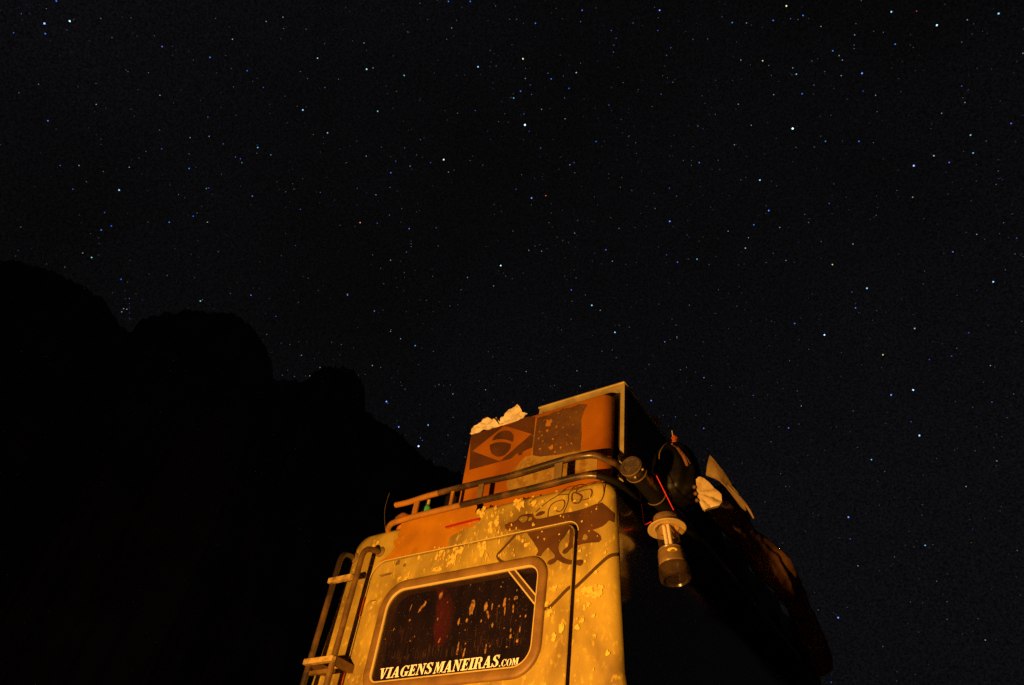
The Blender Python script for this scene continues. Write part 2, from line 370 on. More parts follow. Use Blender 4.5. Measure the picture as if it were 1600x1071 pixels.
S6 = [(501,26,4,'y'),(578,70,3,'b'),(440,93,3,'b'),(250,103,3,'b'),(316,105,2,'w'),(987,53,4,'c'),(1104,50,2,'r'),(1198,115,5,'c'),(1484,61,4,'c'),(1339,90,2,'w'),(661,121,2,'w'),
 (817,160,2,'w'),(950,148,1,'w'),(1005,203,3,'b'),(716,234,3,'b'),(745,256,2,'w'),(760,277,2,'w'),(290,277,2,'g'),(391,280,3,'y'),(419,302,1,'w'),(530,313,2,'w'),(547,342,3,'c'),
 (755,349,2,'w'),(851,338,4,'b'),(628,393,2,'v'),(574,433,3,'b'),(442,437,2,'w'),(856,420,2,'B'),(914,440,2,'w'),(278,481,2,'w'),(1313,193,1,'w'),(1597,245,2,'w'),(1313,397,2,'b'),
 (1341,417,1,'v'),(1328,473,2,'w'),(1220,523,2,'w'),(1542,570,3,'v'),(530,594,6,'c'),(338,579,2,'w'),(260,669,2,'w'),(91,583,2,'v'),(115,595,1,'v'),(682,653,3,'b'),(837,653,3,'b'),
 (1354,624,3,'g'),(1427,652,1,'w'),(1366,707,3,'c'),(1255,751,3,'v'),(1184,720,3,'w'),(1091,766,5,'b'),(97,752,3,'b'),(61,764,1,'w'),(378,833,4,'c'),(290,832,1,'w'),(185,741,1,'w'),
 (1086,912,2,'y'),(699,941,2,'b'),(419,974,4,'B'),(350,1040,3,'b'),(470,1052,2,'w'),(604,1030,1,'w'),(1507,1030,1,'w'),(1482,790,1,'w'),(1380,760,1,'b'),(68,181,1,'w'),(136,179,1,'w'),
 (815,207,1,'w'),(815,223,1,'w'),(619,281,1,'w'),(679,330,1,'w'),(823,108,1,'w'),(921,516,1,'w'),(545,681,1,'w'),(630,680,1,'w'),(520,85,2,'v'),(555,89,1,'w'),(848,2,1,'w')]
S7 = [(748,340,5,'c'),(878,269,2,'w'),(937,273,2,'w'),(1090,190,2,'w'),(1235,267,3,'b'),(1265,320,2,'w'),(1516,290,2,'v'),(1567,324,3,'b'),(594,395,2,'w'),(565,452,1,'w'),(715,434,2,'w'),
 (771,389,1,'w'),(805,180,1,'w'),(1097,397,2,'v'),(1075,453,3,'b'),(1079,505,1,'w'),(1140,476,1,'w'),(1170,524,4,'c'),(1209,547,2,'w'),(1277,649,4,'c'),(1508,693,3,'b'),(1564,671,2,'w'),
 (1283,767,1,'w'),(1435,798,1,'w'),(1217,737,1,'w'),(352,711,3,'c'),(284,679,2,'w'),(238,645,2,'w'),(163,550,3,'v'),(38,473,3,'v'),(153,802,2,'w'),(436,737,1,'w'),(866,831,2,'w'),
 (1101,827,2,'w'),(1117,898,2,'w'),(678,915,2,'w'),(526,934,2,'w'),(218,970,4,'b'),(1445,965,4,'B'),(1558,1041,2,'b'),(997,895,1,'w'),(462,890,1,'w'),(305,913,1,'w'),(458,249,1,'w'),
 (311,277,2,'b'),(333,239,1,'w'),(333,252,1,'w'),(238,315,2,'g'),(155,290,1,'w'),(430,356,1,'v'),(206,424,1,'w'),(1295,168,1,'w'),(1343,625,1,'w'),(1030,638,1,'w'),(1074,588,1,'w'),(86,626,1,'v'),(1579,822,1,'w'),(1560,616,1,'w')]
S8 = [(231,92,2,'w'),(325,122,2,'w'),(311,170,3,'w'),(87,221,3,'c'),(46,221,1,'w'),(143,246,1,'w'),(440,194,1,'w'),(499,227,2,'w'),(714,246,3,'y'),(809,151,2,'y'),(662,139,1,'w'),(1383,106,2,'w'),
 (1568,124,2,'v'),(1272,187,3,'v'),(874,356,4,'c'),(804,373,2,'v'),(821,447,3,'b'),(1459,326,4,'c'),(539,519,3,'b'),(677,572,5,'c'),(560,595,1,'v'),(919,459,1,'r'),(1095,542,3,'w'),
 (1345,562,2,'v'),(948,664,3,'y'),(1163,686,2,'v'),(1266,670,2,'v'),(1290,634,1,'w'),(1446,714,2,'w'),(119,770,3,'v'),(38,722,1,'w'),(10,733,1,'w'),(347,852,2,'v'),(551,832,1,'w'),(570,901,2,'w'),
 (515,691,1,'w'),(986,850,4,'b'),(1088,827,5,'c'),(1453,883,2,'b'),(1078,974,2,'v'),(1117,1039,4,'c'),(511,1003,3,'b'),(118,1005,3,'b'),(810,924,1,'w'),(1592,509,1,'w'),(186,363,1,'w'),(51,434,1,'y'),(407,237,1,'w'),(238,814,1,'w'),(1554,845,1,'w'),(603,51,1,'w'),(586,14,1,'w'),(917,18,1,'w')]
SP = [(654,697,6,'B'),(657,684,2,'b'),(660,688,2,'b'),(669,664,4,'b'),(623,667,4,'b'),(604,627,4,'b'),(606,630,2,'b'),(649,540,3,'B'),(626,529,2,'w'),(611,515,1,'w'),(582,571,2,'w'),(500,574,2,'w'),
 (484,587,2,'w'),(471,555,2,'w'),(453,538,1,'w'),(460,588,1,'w'),(441,586,1,'w'),(543,461,2,'w'),(700,680,2,'v'),(708,652,1,'w'),(708,616,1,'w'),(633,608,1,'w'),(686,601,1,'w'),
 (158,359,3,'b'),(129,395,2,'w'),(143,402,3,'g'),(101,417,1,'w'),(28,391,1,'v'),(189,436,3,'B'),(261,430,1,'w'),(313,470,3,'g'),(316,468,1,'w'),(341,393,1,'w'),(392,461,3,'b'),(360,458,1,'w'),
 (193,482,2,'w'),(198,483,2,'w'),(190,487,2,'w'),(202,466,1,'w'),(202,474,1,'v'),(202,481,1,'v'),(202,489,1,'v'),(202,497,1,'v'),(318,488,1,'w'),(431,494,2,'v'),(585,487,1,'v'),
 (1362,718,3,'c'),(1326,808,4,'b'),(1329,842,2,'b'),(1446,852,3,'c'),(1341,884,2,'w'),(1310,965,4,'b'),(1279,953,1,'w'),(1287,1007,1,'w'),(1299,1066,2,'b'),(1259,830,1,'b'),(1464,908,1,'w'),
 (1398,870,1,'w'),(1510,760,2,'w'),(1558,720,2,'w'),(1480,940,1,'w'),(1540,1000,2,'w'),(1380,1010,1,'w'),(1590,860,1,'w'),(1220,740,1,'w'),(1228,760,1,'w'),(1437,680,4,'c'),(1205,690,1,'w')]
CC = dict(b=(.10,.24,1), B=(.03,.15,1), c=(.22,.62,1), v=(.18,.17,.80), w=(.50,.58,.70), y=(.95,.85,.45), g=(.35,.85,.7), r=(1,.12,.10), o=(1,.45,.3))
stars = [(x / 2.963 + ox, y / 2.963 + oy, m, c) for L, ox, oy in ((S4, 0, 0), (S5, 530, 0), (S6, 1060, 0), (S7, 530, 300), (S8, 1060, 330)) for x, y, m, c in L]
stars += SP
rs = random.Random(3)
R0 = 5000.0
pts = []
for px, py, m, c in stars:
    d = ray(px, py).normalized(); pts.append((d, m, CC[c]))
for i in range(9000):   # the rest of the sky, faint
    z = rs.uniform(.02, 1); a = rs.uniform(0, 2 * math.pi); h = math.sqrt(1 - z * z)
    pts.append((Vector((h * math.cos(a), h * math.sin(a), z)), rs.choice((.25, .35, .5, .5, .8)), CC[rs.choice('wwwwvvby')]))
bm = bmesh.new(); cl = bm.loops.layers.float_color.new('glow')
for d, m, c in pts:
    rad = R0 / 1130 * {1: .58, 2: .76, 3: .98, 4: 1.15, 5: 1.25, 6: 1.55}.get(m, .5)
    st = {1: .55, 2: 1.0, 3: 1.7, 4: 2.6, 5: 3.6, 6: 4.6}.get(m, m * .62)
    wht = {5: .25, 6: .4, 4: .1}.get(m, 0)
    c = tuple(k * (1 - wht) + wht for k in c)
    p = d * R0; t = d.cross(Vector((0, 0, 1))).normalized(); b = d.cross(t)
    vs = [bm.verts.new(p + q * rad) for q in (t, b, -t, -b, d, -d)]
    for k in range(4):
        for e in (4, 5):
            f = bm.faces.new((vs[k], vs[(k + 1) % 4], vs[e]))
            for l in f.loops: l[cl] = (c[0] * st, c[1] * st, c[2] * st, 1)
ms = bpy.data.materials.new('star_light'); ms.use_nodes = True
N, L = ms.node_tree.nodes, ms.node_tree.links; N.clear()
o_ = N.new('ShaderNodeOutputMaterial'); e_ = N.new('ShaderNodeEmission'); a_ = N.new('ShaderNodeAttribute'); a_.attribute_name = 'glow'
L.new(a_.outputs['Color'], e_.inputs['Color']); e_.inputs['Strength'].default_value = .55; L.new(e_.outputs[0], o_.inputs['Surface'])
ms.cycles.emission_sampling = 'NONE'
tag(link('stars', bm, ms), kind='stuff')

# ------------------------------------------------------------------ the off-road vehicle
car = empty('off_road_vehicle')
tag(car, 'dusty tan off-road vehicle with roof rack, rear ladder and a goat sticker on its door', 'off-road vehicle')
def section(ins):
    P = []
    half = [(.60, .60), (.79, .62), (.79, 1.14), (.778, 1.2)]
    r = .085
    cx, cz = .7285 - r + .002, 2.0 - r
    half += [(.76, 1.45), (.742, 1.75)]
    for i in range(0, 9):
        a = math.radians(4 + 86 * i / 8); half.append((cx + r * math.cos(a), cz + r * math.sin(a) - .003))
    half.append((.3, 2.0))
    full = half + [(-x, z) for x, z in half[::-1]]
    return [(x * (1 - ins / .75), 1.3 + (z - 1.3) * (1 - ins / .7)) for x, z in full]
bm = bmesh.new(); rc = .042; rings = []
for k in range(7):
    a = math.radians(90 * k / 6); y = rc * (1 - math.sin(a)) ; ins = rc * (1 - math.cos(a))
    rings.append((rc - rc * math.sin(math.radians(90) - a) if False else y, ins))
# k=0: at the side (ins 0, y=rc) ... k=6: on the rear face (ins rc, y=0)
prof = [(rc, 0.0)] + [(rc * (1 - math.sin(math.radians(15 * k))), rc * (1 - math.cos(math.radians(15 * k)))) for k in range(1, 7)]
prev = None
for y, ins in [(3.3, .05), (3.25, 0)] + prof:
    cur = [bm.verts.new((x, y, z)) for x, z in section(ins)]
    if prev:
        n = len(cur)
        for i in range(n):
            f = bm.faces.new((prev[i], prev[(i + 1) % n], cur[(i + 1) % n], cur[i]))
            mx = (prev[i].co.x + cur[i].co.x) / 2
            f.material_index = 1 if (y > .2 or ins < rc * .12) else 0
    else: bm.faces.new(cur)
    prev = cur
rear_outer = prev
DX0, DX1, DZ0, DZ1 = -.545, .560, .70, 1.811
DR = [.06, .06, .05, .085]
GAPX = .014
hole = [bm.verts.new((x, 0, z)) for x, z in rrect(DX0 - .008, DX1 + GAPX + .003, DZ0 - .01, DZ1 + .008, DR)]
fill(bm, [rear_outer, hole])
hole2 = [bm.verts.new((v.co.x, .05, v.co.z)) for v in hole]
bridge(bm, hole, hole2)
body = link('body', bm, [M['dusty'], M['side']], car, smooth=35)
# door slab
WX0, WX1, WZ0, WZ1 = -.386, .404, 1.252, 1.645
WR = [.035, .075, .05, .085]
door_e = empty('rear_door', (0, 0, 0), car)
bm = bmesh.new()
F = [bm.verts.new((x, -.002, z)) for x, z in rrect(DX0, DX1, DZ0, DZ1, DR, off=-.004)]
G = [bm.verts.new((x, .001, z)) for x, z in rrect(DX0, DX1, DZ0, DZ1, DR)]
K = [bm.verts.new((x, .045, z)) for x, z in rrect(DX0, DX1, DZ0, DZ1, DR)]
H1 = [bm.verts.new((x, -.002, z)) for x, z in rrect(WX0, WX1, WZ0, WZ1, WR)]
H2 = [bm.verts.new((x, .045, z)) for x, z in rrect(WX0, WX1, WZ0, WZ1, WR)]
fill(bm, [F, H1]); bridge(bm, F, G); bridge(bm, G, K); bridge(bm, H1, H2); fill(bm, [K, H2])
link('door_panel', bm, M['dusty'], door_e, smooth=35)
# dark seal inside the gap
bm = bmesh.new()
a_ = [bm.verts.new((x, .03, z)) for x, z in rrect(DX0, DX1, DZ0, DZ1, DR, off=-.001)]
b_ = [bm.verts.new((x, .03, z)) for x, z in rrect(DX0 - .008, DX1 + GAPX + .003, DZ0 - .01, DZ1 + .008, DR)]
bridge(bm, a_, b_); link('door_seal', bm, M['black'], door_e)
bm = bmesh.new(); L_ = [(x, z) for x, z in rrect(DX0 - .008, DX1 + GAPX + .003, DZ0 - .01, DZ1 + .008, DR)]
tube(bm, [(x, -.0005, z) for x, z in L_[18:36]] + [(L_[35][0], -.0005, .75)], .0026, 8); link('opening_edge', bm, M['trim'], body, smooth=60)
# window seal
bm = bmesh.new(); prev = None
for off, y in [(.046, -.001), (.045, -.010), (.040, -.0145), (.030, -.016), (.018, -.015), (.009, -.012), (.004, -.008), (0.002, .0), (.0, .004)]:
    cur = [bm.verts.new((x, y, z)) for x, z in rrect(WX0, WX1, WZ0, WZ1, WR, off=off, n=12)]
    if prev: bridge(bm, prev, cur)
    prev = cur
link('window_seal', bm, M['rubber'], door_e, smooth=50)
bm = bmesh.new()
lp = rrect(WX0, WX1, WZ0, WZ1, WR, off=.001, n=12)
prev = None
for off, y in [(.0065, -.0095), (.006, -.0115), (.003, -.012), (.0005, -.010), (-.001, -.004)]:
    cur = [bm.verts.new((x, y, z)) for x, z in rrect(WX0, WX1, WZ0, WZ1, WR, off=off, n=12)]
    if prev: bridge(bm, prev, cur)
    prev = cur
link('seal_filler_strip', bm, M['trim'], door_e, smooth=50)
bm = bmesh.new()
g1 = [bm.verts.new((x, .002, z)) for x, z in rrect(WX0, WX1, WZ0, WZ1, WR, off=.001, n=12)]
g2 = [bm.verts.new((x, .006, z)) for x, z in rrect(WX0, WX1, WZ0, WZ1, WR, off=.001, n=12)]
fill(bm, [g1]); fill(bm, [g2]); bridge(bm, g1, g2)
link('window_glass', bm, M['glass'], door_e)

# --- flat vinyl and dirt laid on the rear face; split where the door gap runs
def door_planes(grow):
    P = []
    for lst in (rrect(DX0 if grow == 0 else DX0 - .008, DX1 + (GAPX + .003 if grow else -.004), DZ0, DZ1 + (.009 if grow else -.004), DR, n=4),):
        n = len(lst)
        for i in range(n):
            a, b = lst[i], lst[(i + 1) % n]; dx, dz = b[0] - a[0], b[1] - a[1]; l = math.hypot(dx, dz)
            if l > 1e-5: P.append((Vector((a[0], 0, a[1])), Vector((dz / l, 0, -dx / l))))
    return P
def polys_bm(polys, y):
    bm = bmesh.new()
    for pl in polys:
        loops = pl if isinstance(pl[0], (list,)) else [pl]
        ls = [[bm.verts.new((p[0], y, p[-1])) for p in l] for l in loops]
        fill(bm, ls)
        y -= .000008
    return bm
def cut_door(bm):      # keep what lies on the door
    for co_, no in door_planes(0):
        bmesh.ops.bisect_plane(bm, geom=bm.verts[:] + bm.edges[:] + bm.faces[:], plane_co=co_, plane_no=no, clear_outer=True)
    return bm
def cut_body(bm):      # keep what lies outside the door opening
    out = bmesh.new(); cur = bm
    for co_, no in door_planes(1):
        pc = cur.copy()
        bmesh.ops.bisect_plane(pc, geom=pc.verts[:] + pc.edges[:] + pc.faces[:], plane_co=co_, plane_no=no, clear_inner=True)
        me = bpy.data.meshes.new('t'); pc.to_mesh(me); out.from_mesh(me); bpy.data.meshes.remove(me); pc.free()
        bmesh.ops.bisect_plane(cur, geom=cur.verts[:] + cur.edges[:] + cur.faces[:], plane_co=co_, plane_no=no, clear_outer=True)
    cur.free(); return out
def wrap(bm):
    for xc in (.655, .665, .675, .685, .693, .70, .706, .711, .716, .720, .725, .730, .736, .742):
        bmesh.ops.bisect_plane(bm, geom=bm.verts[:] + bm.edges[:] + bm.faces[:], plane_co=(xc, 0, 0), plane_no=(1, 0, 0))
    for v in bm.verts:
        w = .79 + (.742 - .79) * max(0, min(1, (v.co.z - 1.14) / .61)) if v.co.z < 1.75 else .742 - (v.co.z - 1.75) * .075
        ins = .75 * (1 - v.co.x / w)
        if ins < rc:
            th = math.acos(max(0, min(1, 1 - max(ins, .0) / rc))); off = v.co.y
            v.co.y = rc * (1 - math.sin(th)) + off; v.co.x -= off * math.cos(th)
def face_front(bm):
    for f in bm.faces:
        f.normal_update()
        if f.normal.y > 0: f.normal_flip()
def decal(name, polys, m, y, door=True, bodyp=True, xmax=None):
    if bodyp:
        stuff = name == 'mud_splash'
        b = cut_body(polys_bm(polys, y))
        if xmax: bmesh.ops.bisect_plane(b, geom=b.verts[:] + b.edges[:] + b.faces[:], plane_co=(xmax, 0, 0), plane_no=(1, 0, 0), clear_outer=True)
        if xmax: wrap(b)
        if b.faces: face_front(b); tag(link(name, b, m, body, keep=True), kind='stuff' if name == 'mud_splash' else None)
        else: b.free()
    if door:
        b = cut_door(polys_bm(polys, y - .002))
        if b.faces: face_front(b); tag(link(name, b, m, door_e, keep=True), kind='stuff' if name in ('mud_splash', 'door_scuff') else None)
        else: b.free()
def blob(c, rx, rz, seed, n=14, rough=.35, lean=0):
    out = []
    for i in range(n):
        a = 2 * math.pi * i / n
        k = 1 + rough * noise.noise(Vector((math.cos(a) * 1.7, math.sin(a) * 1.7, seed * 3.17)))
        x = math.cos(a) * rx * k; z = math.sin(a) * rz * k
        out.append((c[0] + x + z * lean, 0, c[1] + z))
    return out
def ribbons(pts, w):
    l, r = stroke(pts, w); return [[(a.x, 0, a.y), (b.x, 0, b.y), (c.x, 0, c.y), (d.x, 0, d.y)] for a, b, c, d in zip(l, l[1:], r[1:], r)]
def smooth_line(pts, k=6):
    pts = [Vector(p) for p in pts]; P = [pts[0]] + pts + [pts[-1]]; out = []
    for i in range(1, len(P) - 2):
        for j in range(k):
            t = j / k; a, b, c, d = P[i - 1], P[i], P[i + 1], P[i + 2]
            out.append(.5 * ((2 * b) + (c - a) * t + (2 * a - 5 * b + 4 * c - d) * t * t + (3 * b - a - 3 * c + d) * t ** 3))
    return out + [pts[-1]]

# washed strip under the rack
wp = tr(c7, [(270,560),(262,620),(236,655),(243,690),(205,712),(196,735),(215,770),(180,815),(120,874),(60,905),(400,850),(690,790),(694,730),(702,690),(726,668),(770,646),(820,618),(868,604),(905,596),(930,560),
             (948,520),(940,490),(930,455),(945,420),(940,380),(600,470)], 0)
decal('washed_patch', [wp], M['clean'], -.0008, door=False)

goat = tr(c4, [(130,358),(133,385),(150,398),(168,401),(190,392),(215,387),(240,391),(262,402),(275,408),(286,418),(298,438),(312,456),(330,480),(345,508),(360,530),(364,548),(352,566),(350,577),(382,582),(392,562),(410,540),(432,519),(448,536),
   (470,560),(480,575),(478,592),(455,601),(432,614),(427,634),(448,641),(470,632),(500,606),(530,626),(575,638),(615,637),(640,642),(655,648),(672,632),(678,612),(668,602),(645,604),(600,608),(562,600),(530,580),(510,552),(503,520),(512,486),(545,448),(568,412),(582,390),
   (584,420),(580,455),(582,480),(568,514),(536,538),(531,556),(548,566),(566,556),(590,530),(620,508),(655,498),(700,488),(745,483),(785,482),(803,462),(797,436),(775,416),(742,396),(775,385),(808,372),(836,350),(852,325),(880,334),(905,352),(912,330),(905,288),(870,262),(835,228),(806,204),
   (765,213),(700,240),(640,258),(600,268),(540,278),(480,293),(430,304),(400,312),(370,317),(345,317),(330,304),(326,285),(300,280),(270,285),(240,294),(222,308),(212,325),(190,338),(160,343)], 0)
holes = [tr(c4, [(222,322),(238,305),(262,300),(284,300),(290,312),(280,330),(262,345),(242,342)], 0),
         tr(c4, [(296,312),(310,303),(320,312),(316,328),(300,334),(292,326)], 0),
         tr(c4, [(668,462),(676,432),(692,423),(706,438),(704,458),(688,468)], 0)]
lines = []
def gl(pts, w=.0035): lines.extend(ribbons(smooth_line(tr(c4, pts, 0)), w * 1.25))
gl([(345,270),(395,225),(440,190),(490,160),(530,128),(565,102),(600,90),(635,93),(642,104),(615,112),(590,122),(575,150),(572,190),(560,230),(545,262),(540,278)])
gl([(430,304),(434,262),(448,228),(478,203),(515,190),(540,190),(548,215),(535,250),(510,268),(485,262)])
gl([(500,155),(530,150),(556,148),(572,150)])
gl([(642,104),(690,82),(740,64),(780,58),(805,62),(818,90),(820,140),(806,185),(780,208)])
gl([(598,160),(605,140),(625,138),(665,160),(660,185),(645,208),(612,208),(598,185),(598,160)], .005)
gl([(640,132),(690,118),(728,114),(738,140),(722,172),(680,188),(655,190)])
gl([(625,138),(635,115),(660,100)])
ear = tr(c4, [(343,292),(362,274),(385,264),(410,266),(404,282),(380,294),(350,300)], 0)
decal('goat_sticker', [[goat] + holes, ear] + lines, M['vinyl'], -.0016, xmax=.729)
gl2 = ribbons(smooth_line(tr(c4, [(232,402),(205,432),(160,482),(112,535),(88,560),(80,578),(88,600),(108,616),(140,628)], 0)), .011)
decal('sticker_line', gl2, M['vinyl_line'], -.0024, bodyp=False)
gl3 = ribbons(smooth_line(tr(c4, [(398,945),(425,945),(455,925),(500,880),(580,800),(615,800),(700,722),(780,645),(860,575),(918,544),(950,536)], 0)), .014)
decal('sticker_line', gl3, M['vinyl_line'], -.0024, xmax=.744)

# mud splashes
mud = []
def mb(f, x, y, rx, ry, seed, lean=0, s=None):
    p = ony(*f(x, y), 0); k = {c7: 5.7143, c4: 4.4625, c1: 2.2259, c6: 5.0, c2: 4.4444}[f] * 305
    mud.append(blob((p.x, p.z), rx / k, ry / k, seed, lean=lean, rough=.9))
for i, (x, y, rx, ry) in enumerate([(1340,390,45,38),(1290,370,20,25),(1455,380,25,22),(1535,370,12,15),(1450,325,10,10),(1010,430,20,28),(990,475,30,35),(955,460,20,20),(1115,430,15,20),(1130,510,18,20),(1125,570,18,25),
    (1065,630,25,25),(1085,490,15,20),(1070,560,20,15),(1140,640,14,18),(1040,515,12,18),(930,650,10,12),(1180,470,8,10),(1000,800,30,50),(1022,740,22,55),(968,760,15,28),(745,835,32,75),(810,800,20,35),(702,885,25,45),(640,800,22,28),
    (590,860,12,42),(660,842,12,34),(1035,862,8,34),(1385,760,13,16),(1240,620,8,10),(1360,722,8,9),(1148,600,9,12),(610,790,10,20),(875,765,8,18),(1150,725,8,22),(60,735,22,18),(30,760,18,20)]): mb(c7, x, y, rx, ry, i)
for i, (x, y, rx, ry) in enumerate([(240,210,30,26),(205,208,14,20),(332,205,16,14),(490,130,9,9),(75,330,14,20),(180,295,12,10),(120,255,8,8),(30,380,20,25),(258,472,10,14),(285,502,9,12),(410,462,8,9),(328,360,9,10),(480,805,14,18),(452,810,12,14),(485,245,12,10),
    (700,222,11,11),(615,196,9,9),(725,820,45,26),(690,815,20,18),(600,870,9,12),(640,890,10,10),(830,552,8,8),(692,615,7,8),(750,995,9,9),(715,915,10,14),(765,690,9,8),(520,300,6,6),(655,545,8,9),(770,250,7,7),(512,430,6,6)]): mb(c4, x, y, rx, ry, 50 + i)
for i, (x, y, rx, ry) in enumerate([(622,150,34,24),(325,222,14,32),(385,212,20,32),(740,78,28,52),(650,30,14,22),(975,20,16,32),(700,130,10,10),(480,60,10,28),(118,425,34,8),(130,408,28,5)]): mb(c6, x, y, rx, ry, 90 + i, lean=.2)
for i, (x, y, rx, ry) in enumerate([(1030,745,17,12),(1050,760,10,10),(1065,735,9,12),(885,820,9,12),(905,905,8,10),(930,870,7,16),(985,870,8,6),(880,790,7,8),(1090,960,6,6),(1012,800,6,6),(1000,845,7,6),(1045,900,6,7)]): mb(c1, x, y, rx, ry, 130 + i)
rr = random.Random(11)
for i in range(170):
    t = rr.random()
    cx = rr.gauss(.16, .16) if t < .5 else rr.uniform(-.5, .7); cz = rr.uniform(1.70, 1.98) if t < .75 else rr.uniform(1.1, 1.98)
    if WX0 - .06 < cx < WX1 + .06 and WZ0 - .06 < cz < WZ1 + .06 or abs(cx) > .7 or cz > 1.955: continue
    s = rr.choice((.001, .0014, .002, .003, .004))
    mud.append(blob((cx, cz), s * rr.uniform(.7, 1.2), s * rr.uniform(.9, 2.2), 200 + i, n=10, rough=.9))
decal('mud_splash', mud, M['mud'], -.0032, xmax=.735)
# soot and scuffs on the door corner
sc_ = [blob((ony(*c6(x, y), 0).x, ony(*c6(x, y), 0).z), rx / 1525, ry / 1525, 300 + i, rough=.7) for i, (x, y, rx, ry) in enumerate([(310,102,20,18),(362,120,14,14),(225,190,60,7),(190,205,16,8),(120,395,28,4)])]
decal('door_scuff', sc_, M['plate'], -.0010, bodyp=False)

# things on the glass
def on_glass(name, polys, m, y):
    b = polys_bm(polys, y); face_front(b); return link(name, b, m, door_e, keep=True)
gy = .0012
band = tr(c4, [(158,684),(206,678),(362,868),(350,925)], gy)
on_glass('sticker_line', [band], M['vinyl_line'], .0014)
on_glass('sticker_edge', ribbons(tr(c4, [(152,678),(345,922)], gy), .0062) + ribbons(tr(c4, [(198,672),(362,872)], gy), .0062), M['trim'], .0002)
gm = []
for i, (x, y, rx, ry, ln) in enumerate([(645,355,17,32,.15),(487,458,18,26,.5),(516,425,15,26,.4),(410,450,8,22,.2),(890,450,25,56,0),(995,440,18,38,0),(1012,500,10,36,-.35),(1045,440,8,26,0),(1143,408,14,34,0),(1145,470,7,32,0),
    (1210,455,8,32,0),(1225,375,12,14,0),(1240,372,9,12,0),(785,558,9,30,.1),(848,548,10,18,0),(1048,585,9,19,0),(776,778,9,48,0),(825,802,8,36,.1),(995,775,8,30,0),(632,708,9,20,.3),(402,548,9,10,0),(1190,625,6,15,0),(1190,672,12,16,0),
    (1262,620,6,22,0),(1240,710,10,12,0),(620,540,6,14,0),(960,555,9,10,0),(1265,515,7,7,0),(1307,515,8,9,0),(1098,438,8,8,0),(1130,252,5,6,0),(697,408,5,6,0),(835,625,4,6,0),(1140,610,7,5,0),(1160,755,7,5,0),(1028,750,7,10,0),(878,272,5,5,0),(1180,385,6,7,0),
    (1115,285,7,7,0),(1240,312,6,8,0),(440,675,5,6,0),(405,710,6,6,0),(210,695,5,5,0),(278,618,5,12,.3),(838,730,5,5,0),(700,965,7,7,0),(993,935,7,7,0)]):
    p = ony(*c6(x, y), gy); gm.append(blob((p.x, p.z), rx / 2050, ry / 1750, 400 + i, n=12, rough=.5, lean=ln))
rr = random.Random(5)
for i in range(700):
    cx = rr.uniform(WX0 + .03, WX1 - .03); cz = rr.uniform(WZ0 + .07, WZ1 - .03)
    if rr.random() > .2 + .6 * (cx - WX0) / .8: continue
    s = rr.choice((.0004, .0005, .0007, .0009)); gm.append(blob((cx, cz), s, s * rr.uniform(.8, 2), 500 + i, n=7, rough=.5))
on_glass('mud_splash', gm, M['mud_glass'], .0006)['kind'] = 'stuff'
st = []
for i in range(120):
    cx = rr.uniform(WX0 + .03, WX1 - .03); cz = rr.uniform(1.33, 1.37) if rr.random() < .8 else rr.uniform(1.4, 1.5); h = rr.uniform(.01, .05)
    st.append(blob((cx, cz), rr.uniform(.001, .003), h / 2, 900 + i, n=10, rough=.6))
on_glass('mud_streak', st, M['mud_faint'], .0010)['kind'] = 'stuff'

